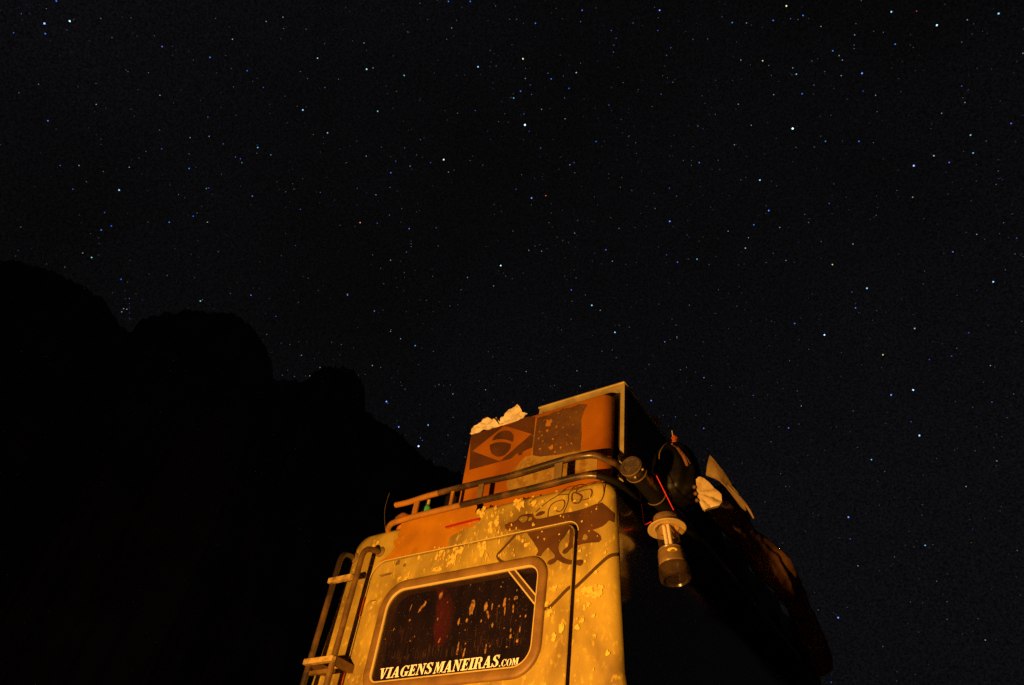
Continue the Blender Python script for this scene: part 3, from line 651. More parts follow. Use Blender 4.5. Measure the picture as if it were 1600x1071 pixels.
# lettering: slab stencil capitals drawn stroke by stroke in a unit box
T, W_ = .10, .27
def arc(cx, cz, rx, rz, a0, a1, wf, n=14):
    out = []
    P = []
    for i in range(n + 1):
        a = math.radians(a0 + (a1 - a0) * i / n); w = wf(a); P.append(((cx + (rx) * math.cos(a), cz + (rz) * math.sin(a)), (cx + (rx - w) * math.cos(a), cz + (rz - w * .6) * math.sin(a))))
    for (a, b), (c, d) in zip(P, P[1:]): out.append([a, c, d, b])
    return out
vw = lambda a: T + (W_ - T) * abs(math.cos(a)) ** 1.5
R_ = lambda x0, x1, z0, z1: [(x0, z0), (x1, z0), (x1, z1), (x0, z1)]
def slab(x, w, z, s=.08, h=.09): return R_(x - s, x + w + s, z if z < .5 else 1 - h, z + h if z < .5 else 1)
LET = {
 'I': (.46, [R_(.1, .37, 0, 1), R_(.0, .47, 0, .09), R_(.0, .47, .91, 1)]),
 'V': (.95, [[(.08, 1), (.36, 1), (.58, .22), (.52, 0), (.40, 0)], [(.70, 1), (.82, 1), (.60, 0), (.54, 0), (.58, .3)], R_(-.02, .46, .91, 1), R_(.60, .95, .91, 1)]),
 'A': (.95, [[(.10, 0), (.2, 0), (.44, .78), (.44, 1), (.38, 1)], [(.44, 1), (.56, 1), (.86, 0), (.58, 0), (.40, .72)], R_(.22, .66, .26, .35), R_(0, .32, 0, .09), R_(.5, .95, 0, .09)]),
 'E': (.78, [R_(.1, .37, 0, 1), R_(0, .72, 0, .1), R_(0, .70, .9, 1), R_(.37, .56, .46, .55), [(.62, 0), (.74, 0), (.74, .32), (.66, .1)], [(.60, 1), (.70, 1), (.70, .70), (.62, .9)], R_(.50, .58, .36, .66)]),
 'N': (.95, [R_(.1, .2, 0, 1), R_(.70, .80, 0, 1), [(.06, 1), (.34, 1), (.80, .16), (.80, 0), (.70, 0)], R_(0, .32, 0, .09), R_(0, .3, .91, 1), R_(.58, .95, .91, 1)]),
 'M': (1.12, [R_(.1, .2, 0, 1), R_(.76, 1.02, 0, 1), [(.06, 1), (.34, 1), (.58, .30), (.52, .05), (.46, .05)], [(.78, 1), (.68, 1), (.50, .3), (.52, .05)], R_(0, .30, 0, .09), R_(0, .3, .91, 1), R_(.68, 1.10, 0, .09), R_(.74, 1.10, .91, 1)]),
 'R': (.95, [R_(.1, .37, 0, 1), R_(0, .47, 0, .09), R_(0, .5, .91, 1), R_(.42, .55, .46, .55)] + arc(.5, .73, .34, .27, -90, 90, vw) + [[(.50, .50), (.72, .48), (.84, .09), (.95, .09), (.95, 0), (.66, 0), (.56, .35)]]),
 'G': (.90, arc(.44, .5, .44, .51, 50, 300, vw) + [R_(.56, .82, .04, .42), R_(.48, .90, .36, .44), [(.74, 1), (.80, 1), (.80, .66), (.72, .66), (.64, .90)]]),
 'S': (.74, arc(.36, .74, .34, .27, 30, 225, vw, 12) + arc(.36, .27, .34, .28, -150, 45, vw, 12) + [[(.06, .64), (.30, .70), (.66, .42), (.66, .20), (.48, .34), (.12, .58)], [(.58, 1), (.66, 1), (.66, .68), (.58, .70)], [(.0, 0), (.08, 0), (.12, .3), (.02, .34)]]),
 'C': (.84, arc(.44, .5, .44, .51, 45, 320, vw) + [[(.70, 1), (.78, 1), (.78, .64), (.70, .66)], [(.68, .2), (.78, .3), (.78, .22), (.70, .06)]]),
 'O': (.92, arc(.44, .5, .44, .51, 100, 262, vw) + arc(.44, .5, .44, .51, -82, 82, vw)),
 '.': (.32, [R_(.04, .24, 0, .22)]),
}
def word(txt, x0, x1, z0, h, slant=.16, gap=.05):
    tot = sum(LET[c][0] + gap for c in txt); s = (x1 - x0) / tot; x = x0; out = []
    for c in txt:
        w, pl = LET[c]
        for p in pl: out.append([(x + a * s + slant * b * h, 0, z0 + b * h) for a, b in p])
        x += (w + gap) * s
    return out
b = bmesh.new(); yy = .0
lt = word('VIAGENS', -.352, -.062, 1.2625, .043) + word('MANEIRAS', -.055, .262, 1.2600, .044) + word('.COM', .264, .352, 1.2585, .026, slant=.1)
for i, p in enumerate(lt):
    vs = [b.verts.new((q[0], -.0004 - (i % 5) * .00012, q[2])) for q in p]; fill(b, [vs])
face_front(b); link('web_address_lettering', b, M['white'], door_e, keep=True)

# brake light slot
bm = bmesh.new(); z = 1.928
tube(bm, [(-.137, -.002, z - .002), (-.06, -.004, z), (0, -.004, z + .001), (.060, -.002, z + .002)], .0055, 10)
link('brake_light', bm, M['lens'], car, smooth=60)
bm = bmesh.new(); tube(bm, [(-.13, -.003, z - .011), (.058, -.003, z - .007)], .004, 8); link('brake_light_lip', bm, M['case'], car, smooth=60)
# hinges
for zc in (1.60, 1.28):
    p = Vector((-.555, -.006, zc)); bm = bmesh.new(); tube(bm, [(p.x, p.y, zc - .045), (p.x, p.y, zc + .045)], .007, 10)
    h = link('door_hinge', bm, M['rust'], door_e, smooth=60)
    bm = bmesh.new(); lathe(bm, [(.0, -.006), (.018, -.006), (.024, 0), (.026, .008)], 20, Matrix.Translation((p.x + .048, 0, zc)) @ Matrix.Rotation(math.radians(-90), 4, 'X'), cap=False)
    link('hinge_boss', bm, M['dusty'], h, smooth=60)

# ladder
lad = empty('rear_ladder', (0, 0, 0), car)
for x, xt, dy in ((-.515, -.525, -.12), (-.658, -.700, -.12)):
    bm = bmesh.new()
    tube(bm, rounded([(x, dy, .75), (x, dy, 1.835 if x > -.6 else 1.835), (xt, -.008, 1.868)], .07, 8), .0135, 12)
    link('ladder_rail', bm, M['ladder'] if x > -.6 else M['tubep'], lad, smooth=60)
    bm = bmesh.new(); lathe(bm, [(.0, 0), (.026, 0), (.026, .006), (.014, .012), (0, .012)], 16, Matrix.Translation((xt, 0, 1.87)) @ Matrix.Rotation(math.radians(90), 4, 'X'))
    link('rail_foot', bm, M['plate'], lad, smooth=40)
for zc in (1.685, 1.315, .95):
    bm = bmesh.new(); box(bm, -.674, -.530 if zc > 1.6 else -.50, -.142, -.122, zc - .012, zc + .010); bevel_all(bm, .004)
    link('ladder_tread', bm, M['tread'], lad, smooth=50)
for zc in (1.315,):
    for x in (-.515, -.658):
        bm = bmesh.new(); box(bm, x - .012, x + .012, -.115, -.001, zc - .016, zc + .016)
        bevel_all(bm, .003); link('ladder_bracket', bm, M['ladder'], lad, smooth=50)
    bm = bmesh.new(); box(bm, -.67, -.505, -.118, -.104, zc - .05, zc - .034); bevel_all(bm, .003); link('ladder_brace', bm, M['ladder'], lad, smooth=50)

# roof rack
rack = empty('roof_rack', (0, 0, 0), car)
up = smooth_line([ony(*c7(222, 397), -.03), ony(*c7(330, 372), -.035), ony(*c7(560, 300), -.04), ony(*c7(1000, 190), -.04), ony(*c2(400, 692), -.04), ony(*c2(800, 572), -.04), ony(*c2(940, 545), -.04),
                  (.655, -.025, 2.098), (.700, .02, 2.085), (.722, .08, 2.085), (.728, .3, 2.085)], 8)
up += [Vector((.728, y, 2.085)) for y in (1, 2, 3)]
cut = next(i for i, p in enumerate(up) if p.x > -.22)
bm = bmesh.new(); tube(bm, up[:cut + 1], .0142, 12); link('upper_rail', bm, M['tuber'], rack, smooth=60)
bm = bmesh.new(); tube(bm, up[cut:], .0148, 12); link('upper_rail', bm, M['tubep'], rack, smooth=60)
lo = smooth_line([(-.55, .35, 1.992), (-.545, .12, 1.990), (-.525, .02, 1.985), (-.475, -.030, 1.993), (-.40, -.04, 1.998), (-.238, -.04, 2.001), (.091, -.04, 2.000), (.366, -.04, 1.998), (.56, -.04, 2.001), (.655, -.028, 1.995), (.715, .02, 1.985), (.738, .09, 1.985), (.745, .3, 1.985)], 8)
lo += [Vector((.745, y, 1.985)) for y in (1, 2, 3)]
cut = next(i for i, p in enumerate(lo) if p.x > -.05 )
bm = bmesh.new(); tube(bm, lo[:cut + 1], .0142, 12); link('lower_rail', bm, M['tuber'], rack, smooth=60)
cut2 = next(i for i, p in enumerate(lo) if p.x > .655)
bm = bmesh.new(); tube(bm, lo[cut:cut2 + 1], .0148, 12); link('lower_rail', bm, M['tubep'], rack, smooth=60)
bm = bmesh.new(); tube(bm, lo[cut2:], .0148, 12); link('lower_rail', bm, M['black'], rack, smooth=60)  # shade past the corner is put into this stretch's black colour
for (f, x, y, w, m) in ((c7, 400, 420, .030, 'tuber'), (c7, 722, 330, .016, 'tuber'), (c2, 230, 775, .028, 'plate'), (c2, 768, 645, .040, 'plate')):
    p = ony(*f(x, y), -.04); bm = bmesh.new(); box(bm, p.x - w / 2, p.x + w / 2, -.045, -.037, 1.992, 2.108); bevel_all(bm, .002)
    link('rack_post', bm, M[m], rack, smooth=50)
for y in (.55, 1.3, 2.1, 2.9):
    bm = bmesh.new(); box(bm, .725, .737, y - .012, y + .012, 1.99, 2.08); link('rack_post', bm, M['plate'], rack)
bm = bmesh.new()
for k in range(9):
    box(bm, -.52, .72, .35 + k * .33, .38 + k * .33, 2.004, 2.02)
link('rack_slat', bm, M['plate'], rack)
# antenna
bm = bmesh.new(); tube(bm, smooth_line([(-.535, .004, 1.99), (-.56, .0, 2.06), (-.578, .0, 2.13), (-.575, 0, 2.215)]), .0009, 6); link('antenna', bm, M['plate'], car)
# side windows, bumper, wheels, bonnet
for y0, y1 in ((.85, 1.75), (1.9, 2.7)):
    for s in (1, -1):
        bm = bmesh.new()
        o1 = [bm.verts.new((s * (.766 - (z - 1.3) * .0667 + .004), y, z)) for y, z in rrect(y0, y1, 1.32, 1.74, [.05] * 4)]
        o2 = [bm.verts.new((v.co.x - s * .01, v.co.y, v.co.z)) for v in o1]
        fill(bm, [o1]); fill(bm, [o2]); bridge(bm, o1, o2); link('side_window', bm, M['glass'], car)
bm = bmesh.new(); box(bm, -.76, .76, -.12, .02, .48, .62); bevel_all(bm, .015); link('rear_bumper', bm, M['black'], car, smooth=40)
bm = bmesh.new(); box(bm, -.70, .70, 3.28, 4.3, .6, 1.22); bevel_all(bm, .05, 3); link('bonnet', bm, M['dusty'], car, smooth=40)
for x in (-.68, .68):
    for y in (.75, 3.55):
        bm = bmesh.new(); RM = Matrix.Translation((x, y, .39)) @ Matrix.Rotation(math.radians(90), 4, 'Y')
        lathe(bm, [(.22, -.1), (.36, -.11), (.39, -.08), (.39, .08), (.36, .11), (.22, .1)], 40, RM, cap=False); w = link('wheel', bm, M['tyre'], car, smooth=40)
        bm = bmesh.new(); lathe(bm, [(.05, -.09), (.225, -.07), (.225, .07), (.05, .09)], 32, RM); link('rim', bm, M['rim'], w, smooth=40)

# ------------------------------------------------------------------ red cloth hanging inside behind the glass
bm = bmesh.new()
tube(bm, smooth_line([ony(690, 915, .07), ony(697, 950, .07), ony(692, 985, .07), ony(687, 1010, .07)], 5), .02, 14, rf=lambda t: .018 + .028 * math.sin(max(0, t) * math.pi * .95))
for v in bm.verts: v.co += Vector(noise.noise_vector(v.co * 18)) * .012
tag(link('cloth', bm, M['red'], smooth=70), 'dark red cloth seen dimly behind the rear window glass', 'cloth')

# ------------------------------------------------------------------ painted flag case on the rack
case = empty('roof_case', (.27, .09, 2.02))
tag(case, 'orange painted case with a faded flag, standing on the roof rack behind the rails', 'case')
PX0, PX1, PY, PZ0, PZ1 = -.147, .668, .06, 2.022, 2.515
bm = bmesh.new(); out = []
pr = [(PX0, .114), (PX0, .066), (PX0 + .006, PY)] + [(PX1 - .05 + .05 * math.sin(math.radians(a)), PY + .05 - .05 * math.cos(math.radians(a))) for a in range(0, 91, 10)] + [(PX1, .114)]
for z, ins in ((PZ0, .0), (PZ1 - .012, 0), (PZ1 - .003, .003), (PZ1, .012)):
    out.append([bm.verts.new((x + (ins if x < 0 else (-ins if x > PX1 - .03 else 0)), min(.114, y + ins), z - (.0 if x > .2 else (.2 - x) * .03) * (z > 2.3))) for x, y in pr])
for a, b2 in zip(out, out[1:]): bridge(bm, a, b2)
bm.faces.new(out[0][::-1]); bm.faces.new(out[-1])
rel(link('case_shell', bm, M['case'], case, smooth=35), case)
def onp(name, f, polys, m, y):
    b = polys_bm([[tr(f, l, PY) for l in pl] if isinstance(pl[0], list) else tr(f, pl, PY) for pl in polys], y)
    bmesh.ops.bisect_plane(b, geom=b.verts[:] + b.edges[:] + b.faces[:], plane_co=(0, 0, PZ1 - .006), plane_no=(0, 0, 1), clear_outer=True)
    bmesh.ops.bisect_plane(b, geom=b.verts[:] + b.edges[:] + b.faces[:], plane_co=(PX0 + .008, 0, 0), plane_no=(-1, 0, 0), clear_outer=True)
    bmesh.ops.bisect_plane(b, geom=b.verts[:] + b.edges[:] + b.faces[:], plane_co=(PX1 - .05, 0, 0), plane_no=(1, 0, 0), clear_outer=True)
    face_front(b); return rel(link(name, b, m, case, keep=True), case)
dia = [(130, 682), (480, 402), (520, 408), (790, 490), (440, 792), (410, 785)]
onp('flag_field', cb, [[[(112, 500), (300, 450), (450, 405), (560, 380), (640, 340), (705, 300), (832, 296), (825, 400), (815, 520), (800, 640), (745, 662), (690, 692), (682, 722), (650, 732), (632, 700), (560, 768), (380, 815), (96, 893), (104, 700)], dia]], M['field'], PY - .0012)
onp('flag_disc', cb, [[(350, 566), (372, 522), (410, 484), (455, 458), (510, 450), (560, 466), (588, 505), (590, 545), (580, 578), (520, 556), (460, 548), (400, 552)],
                      [(325, 612), (380, 590), (440, 580), (500, 583), (562, 604), (556, 650), (530, 692), (490, 728), (440, 745), (395, 742), (350, 712), (328, 665)]], M['field'], PY - .0016)
onp('dark_panel', c2, [[(622, 283), (660, 270), (700, 262), (735, 240), (770, 236), (800, 215), (850, 212), (905, 188), (960, 186), (968, 195), (950, 225), (935, 262), (925, 300), (928, 400), (920, 512), (760, 560), (600, 580), (585, 545), (600, 430)]], M['field2'], PY - .0012)
onp('dust_patch', c2, [[(478, 622), (498, 590), (540, 552), (585, 540), (640, 552), (760, 540), (920, 508), (1110, 500), (1150, 600), (1100, 660), (430, 800), (405, 750), (420, 690), (440, 650)]], M['dust'], PY - .0019)
onp('seam_line', c2, [[(612, 285), (620, 283), (588, 545), (580, 545)]], M['tuber'], PY - .0024)
cm = []
for i, (x, y, r) in enumerate([(705,318,24),(720,490,17),(785,490,9),(640,500,9),(600,405,8),(655,405,7),(632,425,8),(690,372,9),(755,345,8),(800,350,7),(660,445,7),(730,430,7),(770,250,7),(870,330,6),(860,460,7),(640,380,6),(570,590,8),(560,555,7),(690,300,8),(745,520,7),(830,400,5),(850,280,6)]):
    p = ony(*c2(x, y), PY); cm.append(blob((p.x, p.z), r / 1400, r / 1300, 700 + i, n=12, rough=.7))
for i in range(90):
    p = (rr.uniform(.20, .55), rr.uniform(2.1, 2.48)); s = rr.choice((.0015, .002, .003)); cm.append(blob(p, s * .7, s * .9, 800 + i, n=7))
b = polys_bm(cm, PY - .0028); face_front(b); tag(rel(link('mud_splash', b, M['tuber'], case, keep=True), case), kind='stuff')

# ------------------------------------------------------------------ storage box behind the case
bx = empty('storage_box', (.47, .4, 2.02))
tag(bx, 'dark metal roof box with a bright rim, right behind the painted case', 'box')
X0, X1, Z0, Z1 = .232, .716, 2.022, 2.598
bm = bmesh.new(); box(bm, X0 + .006, X1 - .005, .150, .78, Z0, Z1 - .006); rel(link('box_shell', bm, M['boxdark'], bx), bx)
bm = bmesh.new()
oo = [(x, z) for x, z in rrect(X0, X1, Z0, Z1, [.01] * 4, n=3)]; ii = rrect(X0 + .02, X1 - .021, Z0 + .02, Z1 - .022, [.01, .01, .035, .01], n=3)
A = [bm.verts.new((x, .120, z)) for x, z in oo]; B = [bm.verts.new((x, .120, z)) for x, z in ii]
A2 = [bm.verts.new((x, .152, z)) for x, z in oo]; B2 = [bm.verts.new((x, .152, z)) for x, z in ii]
bridge(bm, A, B); bridge(bm, A, A2); bridge(bm, B, B2); bridge(bm, A2, B2)
rel(link('box_rim', bm, M['steel'], bx, smooth=35), bx)
bm = bmesh.new(); tube(bm, [(X0 - .002, .117, Z1 + .001), (X1 + .001, .117, Z1 + .001)], .0065, 10); tube(bm, [(X1 + .001, .117, Z1), (X1 + .001, .78, Z1)], .004, 8)
rel(link('box_lid_edge', bm, M['steel'], bx, smooth=60), bx)
bm = bmesh.new(); p = onx(1028, 657, .722); box(bm, .712, .726, p.y - .03, p.y + .025, p.z - .012, p.z + .01); bevel_all(bm, .003)
rel(link('box_latch', bm, M['tuber'], bx, smooth=50), bx)

# ------------------------------------------------------------------ crumpled cloth on the case
def sheet(outline, amp, freq, thick, seed, cuts=3, ripple=None):
    bm = bmesh.new(); vs = [bm.verts.new(p) for p in outline]; fill(bm, [vs])
    bmesh.ops.subdivide_edges(bm, edges=bm.edges[:], cuts=cuts, use_grid_fill=True)
    bmesh.ops.triangulate(bm, faces=bm.faces[:])
    bmesh.ops.beautify_fill(bm, faces=bm.faces[:], edges=bm.edges[:])
    for _ in range(1): bmesh.ops.subdivide_edges(bm, edges=[e for e in bm.edges if e.calc_length() > .02], cuts=1)
    bmesh.ops.triangulate(bm, faces=bm.faces[:])
    for v in bm.verts:
        q = v.co * freq + Vector((seed, seed * 2, 0))
        d = (abs(noise.noise(q)) * 2 - .4 + noise.noise(q * 2.7) * .35) * amp
        if ripple: d += ripple(v.co)
        v.co += Vector((.0, -d, .25 * d))
    g = bmesh.ops.extrude_face_region(bm, geom=bm.faces[:])['geom']
    for v in [e for e in g if isinstance(e, bmesh.types.BMVert)]: v.co += Vector((.1, 1, .05)) * thick
    return bm
wing1 = [ony(*cb(*p), .075) for p in [(102, 486), (118, 435), (150, 396), (198, 386), (212, 358), (245, 325), (280, 308), (320, 312), (352, 330), (395, 345), (440, 405), (335, 425), (230, 448), (135, 494)]]
wing2 = [ony(*cb(*p), .08) for p in [(395, 298), (412, 330), (440, 352), (470, 292), (510, 245), (560, 205), (630, 158), (662, 190), (690, 250), (732, 250), (700, 285), (650, 325), (592, 372), (540, 398), (440, 408), (400, 380), (380, 348)]]
cr = empty('crumpled_cloth', (.0, .08, 2.5))
tag(cr, 'crumpled white cloth lying over the upper left edge of the flag case', 'cloth')
rel(link('cloth_fold', sheet(wing1, .012, 26, .006, 1.3), M['cloth'], cr, smooth=55), cr)
rel(link('cloth_fold', sheet(wing2, .013, 24, .006, 4.1), M['cloth'], cr, smooth=55), cr)

# ------------------------------------------------------------------ small things on the rack, left
bt = empty('green_bottle', (-.335, .05, 2.004)); tag(bt, 'small green bottle standing on the roof rack behind the left rails', 'bottle')
bm = bmesh.new(); lathe(bm, [(.0, 0), (.026, 0), (.028, .01), (.028, .085), (.018, .105), (.010, .115)], 20); link('bottle_body', bm, M['green'], bt, smooth=50)
bm = bmesh.new(); lathe(bm, [(.012, .113), (.012, .14), (0, .141)], 16); link('bottle_cap', bm, M['lflange'], bt, smooth=40)
bm = bmesh.new(); bmesh.ops.create_icosphere(bm, subdivisions=4, radius=.05)
for v in bm.verts: v.co *= 1 + .35 * noise.noise(v.co * 22); v.co.z = v.co.z * 1.25
o = link('rag_bundle', bm, M['orangeb'], smooth=60); o.location = (-.505, .09, 2.066); tag(o, 'small orange rag bundle at the left end of the roof rack', 'rag')
bm = bmesh.new(); lathe(bm, [(.0, 0), (.03, 0), (.033, .01), (.033, .12), (.02, .14), (0, .142)], 20)
o = link('dark_flask', bm, M['plastic'], smooth=50); o.location = (-.19, .06, 2.005); tag(o, 'dark flask on the roof rack just left of the flag case', 'flask')

# ------------------------------------------------------------------ dark covered load further forward on the rack
bm = bmesh.new(); box(bm, -.45, .765, .86, 3.0, 2.024, 2.425)
bmesh.ops.subdivide_edges(bm, edges=bm.edges[:], cuts=22, use_grid_fill=True)
for v in bm.verts:
    c = Vector((max(-.35, min(.665, v.co.x)), max(.96, min(2.9, v.co.y)), max(2.1, min(2.33, v.co.z)))); d = v.co - c
    if d.length > .1: v.co = c + d.normalized() * .1
    v.co += d.normalized() * (noise.noise(v.co * 5) * .03 + noise.noise(v.co * 16) * .012) * (1 if v.co.z > 2.03 else 0)
    v.co.z = max(2.021, v.co.z)
tag(link('covered_load', bm, M['boxdark'], smooth=60), 'dark covered load tied on the roof rack in front of the metal box', 'luggage')

# ------------------------------------------------------------------ black pipe along the roof side
pipe = empty('roof_pipe', (.80, .02, 2.03)); tag(pipe, 'black round pipe with a capped end sticking out at the right roof corner', 'pipe')
pc = onx(985, 728, .80); pipe.location = pc
RY = Matrix.Rotation(math.radians(-90), 4, 'X')     # local z -> +y
bm = bmesh.new(); lathe(bm, [(.041, .03), (.041, 2.2)], 32, RY); link('pipe_body', bm, M['plastic'], pipe, smooth=40)
bm = bmesh.new(); lathe(bm, [(.0, .002), (.030, .002), (.033, -.002), (.044, -.002), (.0465, .002), (.0465, .05), (.043, .055), (.0, .055)], 32, RY); link('end_cap', bm, M['cap'], pipe, smooth=40)
for y in (.000, .052, .245):
    bm = bmesh.new(); lathe(bm, [(.0465, y), (.0495, y + .003), (.0495, y + .006), (.0465, y + .009)], 32, RY, cap=False); link('pipe_ring', bm, M['ring'], pipe, smooth=60)
for a in (-20, -75):
    bm = bmesh.new(); bmesh.ops.create_icosphere(bm, subdivisions=2, radius=.006)
    o = link('cap_screw', bm, M['steel'], pipe, smooth=60); o.location = (.048 * math.cos(math.radians(a)), .022, .048 * math.sin(math.radians(a)))

# ------------------------------------------------------------------ camping lantern hanging on a red cord
lx = .862
fc = onx(1041.8, 825.6, lx)
lan = empty('camping_lantern', fc); lan.rotation_euler = (math.radians(0), math.radians(-7.5), 0); lan.scale = (.97, .97, .93)
tag(lan, 'unlit camping lantern with two white tubes, hanging from a red cord by the vehicle side', 'lantern')
bm = bmesh.new(); lathe(bm, [(0, .060), (.040, .060), (.050, .054), (.053, .046), (.053, .034), (.050, .032), (.050, .026), (.056, .022), (.056, .006)], 40, cap=False); link('top_cap', bm, M['lcap'], lan, smooth=35)
bm = bmesh.new(); lathe(bm, [(.050, .010), (.076, .003), (.081, -.002), (.081, -.006), (.076, -.007), (.062, -.003), (.058, -.003), (.050, -.004), (.036, .012), (0, .012)], 48, cap=False); link('reflector_disc', bm, M['lflange'], lan, smooth=35)
bm = bmesh.new(); lathe(bm, [(.046, -.004), (.046, -.108)], 40, cap=False); link('clear_cylinder', bm, M['clear'], lan, smooth=35)
for dx in (-.0095, .0095):
    bm = bmesh.new()
    for dy in (-.007, .007): tube(bm, [(dx, dy, .008), (dx, dy, -.104)], .0074, 12)
    link('lamp_tube', bm, M['ltube'], lan, smooth=60)
bm = bmesh.new(); lathe(bm, [(0, -.100), (.028, -.100), (.040, -.106), (.050, -.110), (.052, -.114), (.050, -.118), (.054, -.124), (.056, -.135), (.058, -.180), (.054, -.186)], 40); link('battery_base', bm, M['lbase'], lan, smooth=35)
bm = bmesh.new(); lathe(bm, [(.054, -.185), (.061, -.190), (.064, -.235), (.061, -.250), (.050, -.254), (.046, -.246), (0, -.246)], 40, cap=False); link('foot', bm, M['lfoot'], lan, smooth=35)
# yellow oval badge curved round the base, facing the back
bm = bmesh.new(); bw = []
a0 = math.degrees(math.atan2(EYE.y - fc.y, EYE.x - fc.x))+3
for i in range(24):
    t = 2 * math.pi * i / 24; a = math.radians(a0 + 21 * math.cos(t)); z = -.142 + .0095 * math.sin(t); bw.append(bm.verts.new((.0578 * math.cos(a), .0578 * math.sin(a), z)))
bm.faces.new(bw); link('badge', bm, M['lyellow'], lan)
# cord
hook = onx(1025, 742, .85)
bm = bmesh.new()
RM = Matrix.Translation(fc) @ Matrix.Rotation(math.radians(-7.5), 4, 'Y')
ca = math.radians(math.degrees(math.atan2(RIGHT.y, RIGHT.x)))
eR = RM @ Vector((.058 * math.cos(ca), .058 * math.sin(ca), .006)); eL = RM @ Vector((-.058 * math.cos(ca), -.058 * math.sin(ca), .006))
eR2 = RM @ Vector((.058 * math.cos(ca), .058 * math.sin(ca), .03)); eL2 = RM @ Vector((-.06 * math.cos(ca), -.06 * math.sin(ca), .03))
tube(bm, [eR, eR2, hook], .0022, 8); tube(bm, [eL, eL2, Vector((.757, eL2.y + .04, eL2.z + .015)), Vector((.752, hook.y + .05, hook.z - .05)), Vector((.752, hook.y + .03, pc.z + .02))], .0022, 8)
tube(bm, [hook, Vector((.82, hook.y, pc.z + .052)), Vector((.752, hook.y + .03, pc.z + .02))], .0022, 8)
tag(link('cord', bm, M['cord'], smooth=60), 'thin red cord holding up the camping lantern', 'cord')

# ------------------------------------------------------------------ tied black bag
bc = onx(1056, 726, .86)
bag = empty('tied_bag', bc); tag(bag, 'black plastic bag with a gathered knot, hanging behind the lantern', 'bag')
bm = bmesh.new(); prof = [(0, -.20), (.05, -.195), (.09, -.17), (.105, -.12), (.108, -.05), (.10, .01), (.085, .05), (.055, .085), (.025, .105), (.014, .118)]
lathe(bm, prof, 48, cap=False)
bmesh.ops.subdivide_edges(bm, edges=bm.edges[:], cuts=2, use_grid_fill=True)
for v in bm.verts:
    a = math.atan2(v.co.y, v.co.x); k = 1 + .05 * math.sin(a * 9 + 2 * math.sin(v.co.z * 18)) + .10 * noise.noise(v.co * 14)
    v.co.x *= k; v.co.y *= k
link('bag_body', bm, M['binbag'], bag, smooth=70)
bm = bmesh.new(); lathe(bm, [(.012, .112), (.016, .120), (.014, .128), (.009, .136), (.016, .148), (.013, .156)], 16, cap=False)
for v in bm.verts: v.co += Vector(noise.noise_vector(v.co * 90)) * .006
link('bag_neck', bm, M['rust'], bag, smooth=60)
bm = bmesh.new(); tube(bm, [(-.004, 0, .13), (-.008, 0, .16), (-.012, 0, .195)], .0028, 8); link('bag_tie', bm, M['lflange'], bag, smooth=60)
for px_, w_, m_ in ([[(1030, 717), (1031, 708), (1036, 699), (1043, 692), (1047, 691)], .0035, 'canvas'], [[(1050, 694), (1060, 700), (1071, 708), (1078, 722), (1083, 738)], .0065, 'canvas_dark'], [[(1058, 699), (1068, 712), (1074, 728)], .010, 'canvas_dark']):  # added ridges, coloured as the rim highlights on the bag's folds
    bm = bmesh.new(); tube(bm, smooth_line([onx(x, y, .90 if m_ == 'canvas' else .95) - bc for x, y in px_], 6), .003, 8, rf=lambda t: w_ * (.4 + .6 * math.sin(math.pi * (.1 + .8 * t))))
    link('bag_glint', bm, M[m_], bag, smooth=60)

# ------------------------------------------------------------------ rolled awning and loose canvas along the right side
aw = empty('rolled_awning', (1.05, 1, 2.1)); tag(aw, 'rolled canvas awning sagging along the right roof side, creased and tied at its near end', 'awning')
bm = bmesh.new(); path = smooth_line([onx(1112, 770, .98), onx(1132, 795, .91), onx(1158, 830, .87), onx(1188, 862, .895), onx(1218, 902, .94), onx(1246, 944, .92), onx(1262, 985, .88), onx(1278, 1040, .83)], 16)
tube(bm, path, .11, 56, rf=lambda t: (.03 + .042 * min(1, t * 10)) * (1 + .16 * math.sin(t * 15)))
cxs = [(p.x, p.y, p.z) for p in path]
for v in bm.verts:
    c = min(path, key=lambda q: (q.y - v.co.y) ** 2); d = Vector((v.co.x - c.x, 0, v.co.z - c.z)); a = math.atan2(d.z, d.x)
    k = .10 * math.sin(a * 5 + v.co.y * 7 + 3 * noise.noise(Vector((v.co.y * 4, math.cos(a), math.sin(a))))) + .12 * noise.noise(v.co * 22) + .35 * noise.noise(Vector((math.cos(a) * 1.5, v.co.y * 2.2, math.sin(a) * 1.5)))
    v.co += d * k
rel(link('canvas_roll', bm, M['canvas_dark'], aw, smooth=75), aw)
# fan of folds at the near end, firelight put into its pale colour
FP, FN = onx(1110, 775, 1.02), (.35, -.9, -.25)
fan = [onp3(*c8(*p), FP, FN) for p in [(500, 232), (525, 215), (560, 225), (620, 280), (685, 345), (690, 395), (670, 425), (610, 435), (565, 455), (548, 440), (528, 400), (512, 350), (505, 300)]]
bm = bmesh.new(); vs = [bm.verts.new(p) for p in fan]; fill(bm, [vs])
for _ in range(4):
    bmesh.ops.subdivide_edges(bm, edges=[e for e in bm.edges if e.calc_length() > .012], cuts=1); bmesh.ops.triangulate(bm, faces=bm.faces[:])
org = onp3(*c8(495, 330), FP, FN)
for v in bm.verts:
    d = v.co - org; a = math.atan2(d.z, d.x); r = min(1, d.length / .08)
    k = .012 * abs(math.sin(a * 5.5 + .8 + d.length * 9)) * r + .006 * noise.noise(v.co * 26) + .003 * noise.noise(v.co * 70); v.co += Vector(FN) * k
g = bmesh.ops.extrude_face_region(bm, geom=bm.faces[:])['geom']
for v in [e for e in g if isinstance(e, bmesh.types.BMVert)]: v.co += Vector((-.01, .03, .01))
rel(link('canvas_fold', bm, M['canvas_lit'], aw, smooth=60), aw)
GP, GN = onx(1145, 770, 1.16), (.50, -.82, -.2)
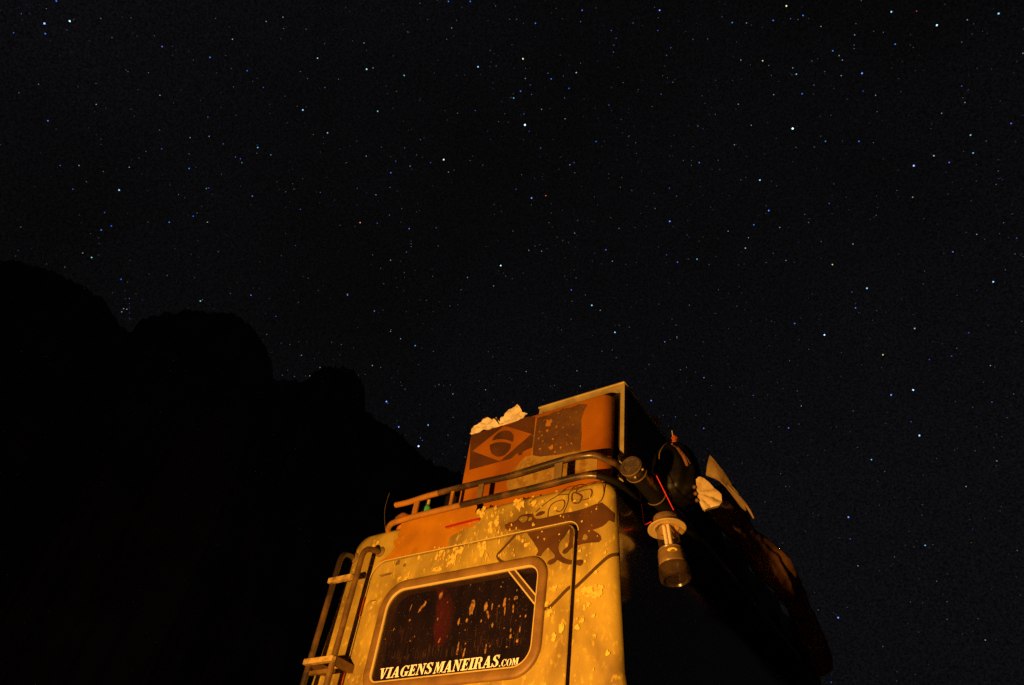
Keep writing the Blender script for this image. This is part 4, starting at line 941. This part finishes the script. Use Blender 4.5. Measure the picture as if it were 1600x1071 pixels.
c5 = lambda x, y: (940 + x / 3.244, 650 + y / 3.244)
flap = [onp3(*c5(*p), GP, GN) for p in [(546, 207), (570, 228), (600, 262), (650, 318), (690, 368), (722, 415), (745, 462), (725, 445), (700, 415), (668, 378), (640, 352), (600, 328), (560, 312), (532, 297), (536, 250)]]
strip = smooth_line([onp3(*c5(*p), GP, GN) for p in [(640, 352), (680, 395), (715, 430), (748, 475), (772, 520)]], 8)
bm = bmesh.new(); tube(bm, strip, .004, 8, rf=lambda t: .0035 + .003 * math.sin(math.pi * t))
rel(link('canvas_hem', bm, M['canvas'], aw, smooth=60), aw)
bm = bmesh.new(); vs = [bm.verts.new(p) for p in flap]; fill(bm, [vs])
for _ in range(4):
    bmesh.ops.subdivide_edges(bm, edges=[e for e in bm.edges if e.calc_length() > .02], cuts=1); bmesh.ops.triangulate(bm, faces=bm.faces[:])
for v in bm.verts:
    v.co += Vector(GN) * (.014 * math.sin((v.co.x * .9 + v.co.y) * 30 + v.co.z * 9) + .022 * noise.noise(v.co * 11) - 1.2 * max(0, (v.co - flap[0]).length - .08) ** 2)
g = bmesh.ops.extrude_face_region(bm, geom=bm.faces[:])['geom']
for v in [e for e in g if isinstance(e, bmesh.types.BMVert)]: v.co += Vector((-.008, .012, .004))
rel(link('canvas_flap', bm, M['canvas'], aw, smooth=60), aw)
bm = bmesh.new(); ck = onx(1086, 768, 1.03)
for k in range(3): lathe(bm, [(.0, -.008), (.008, -.006), (.010, 0), (.008, .006), (0, .008)], 12, Matrix.Translation(ck + Vector((.0, .01 * k, -.025 * k + .02))))
rel(link('tie_knot', bm, M['ladder'], aw, smooth=60), aw)

# ------------------------------------------------------------------ campfire on the ground behind the vehicle (lights the scene)
cf = empty('campfire', (FIRE.x, FIRE.y, 0)); tag(cf, 'small campfire in a ring of stones on the ground behind the vehicle', 'campfire')
for k in range(7):
    a = k * 2 * math.pi / 7; bm = bmesh.new(); bmesh.ops.create_icosphere(bm, subdivisions=3, radius=.07)
    for v in bm.verts: v.co *= 1 + .4 * noise.noise(v.co * 14 + Vector((k, 0, 0))); v.co.z *= .7
    o = link('hearth_stone', bm, M['stone'], cf, smooth=50); o.location = (.24 * math.cos(a), .24 * math.sin(a), .04)
for k in range(5):
    a = k * 2.4; bm = bmesh.new(); tube(bm, [(.18 * math.cos(a), .18 * math.sin(a), .03), (-.05 * math.cos(a), -.05 * math.sin(a), .10)], .022, 10)
    link('log', bm, M['wood'], cf, smooth=50)
bm = bmesh.new()
for k in range(4):
    a = k * 1.7; lathe(bm, [(.0, .07), (.02, .09), (.022, .12), (.010, .16), (.0, .19)], 12, Matrix.Translation((.04 * math.cos(a), .04 * math.sin(a), 0)), cap=False)
link('flame', bm, M['flame'], cf, smooth=70)
ld = bpy.data.lights.new('fire_light', 'POINT'); ld.energy = FIRE_POWER; ld.color = FIRE_COLOR; ld.shadow_soft_size = .035
lo_ = bpy.data.objects.new('fire_light', ld); lo_.location = FIRE; COL.objects.link(lo_)
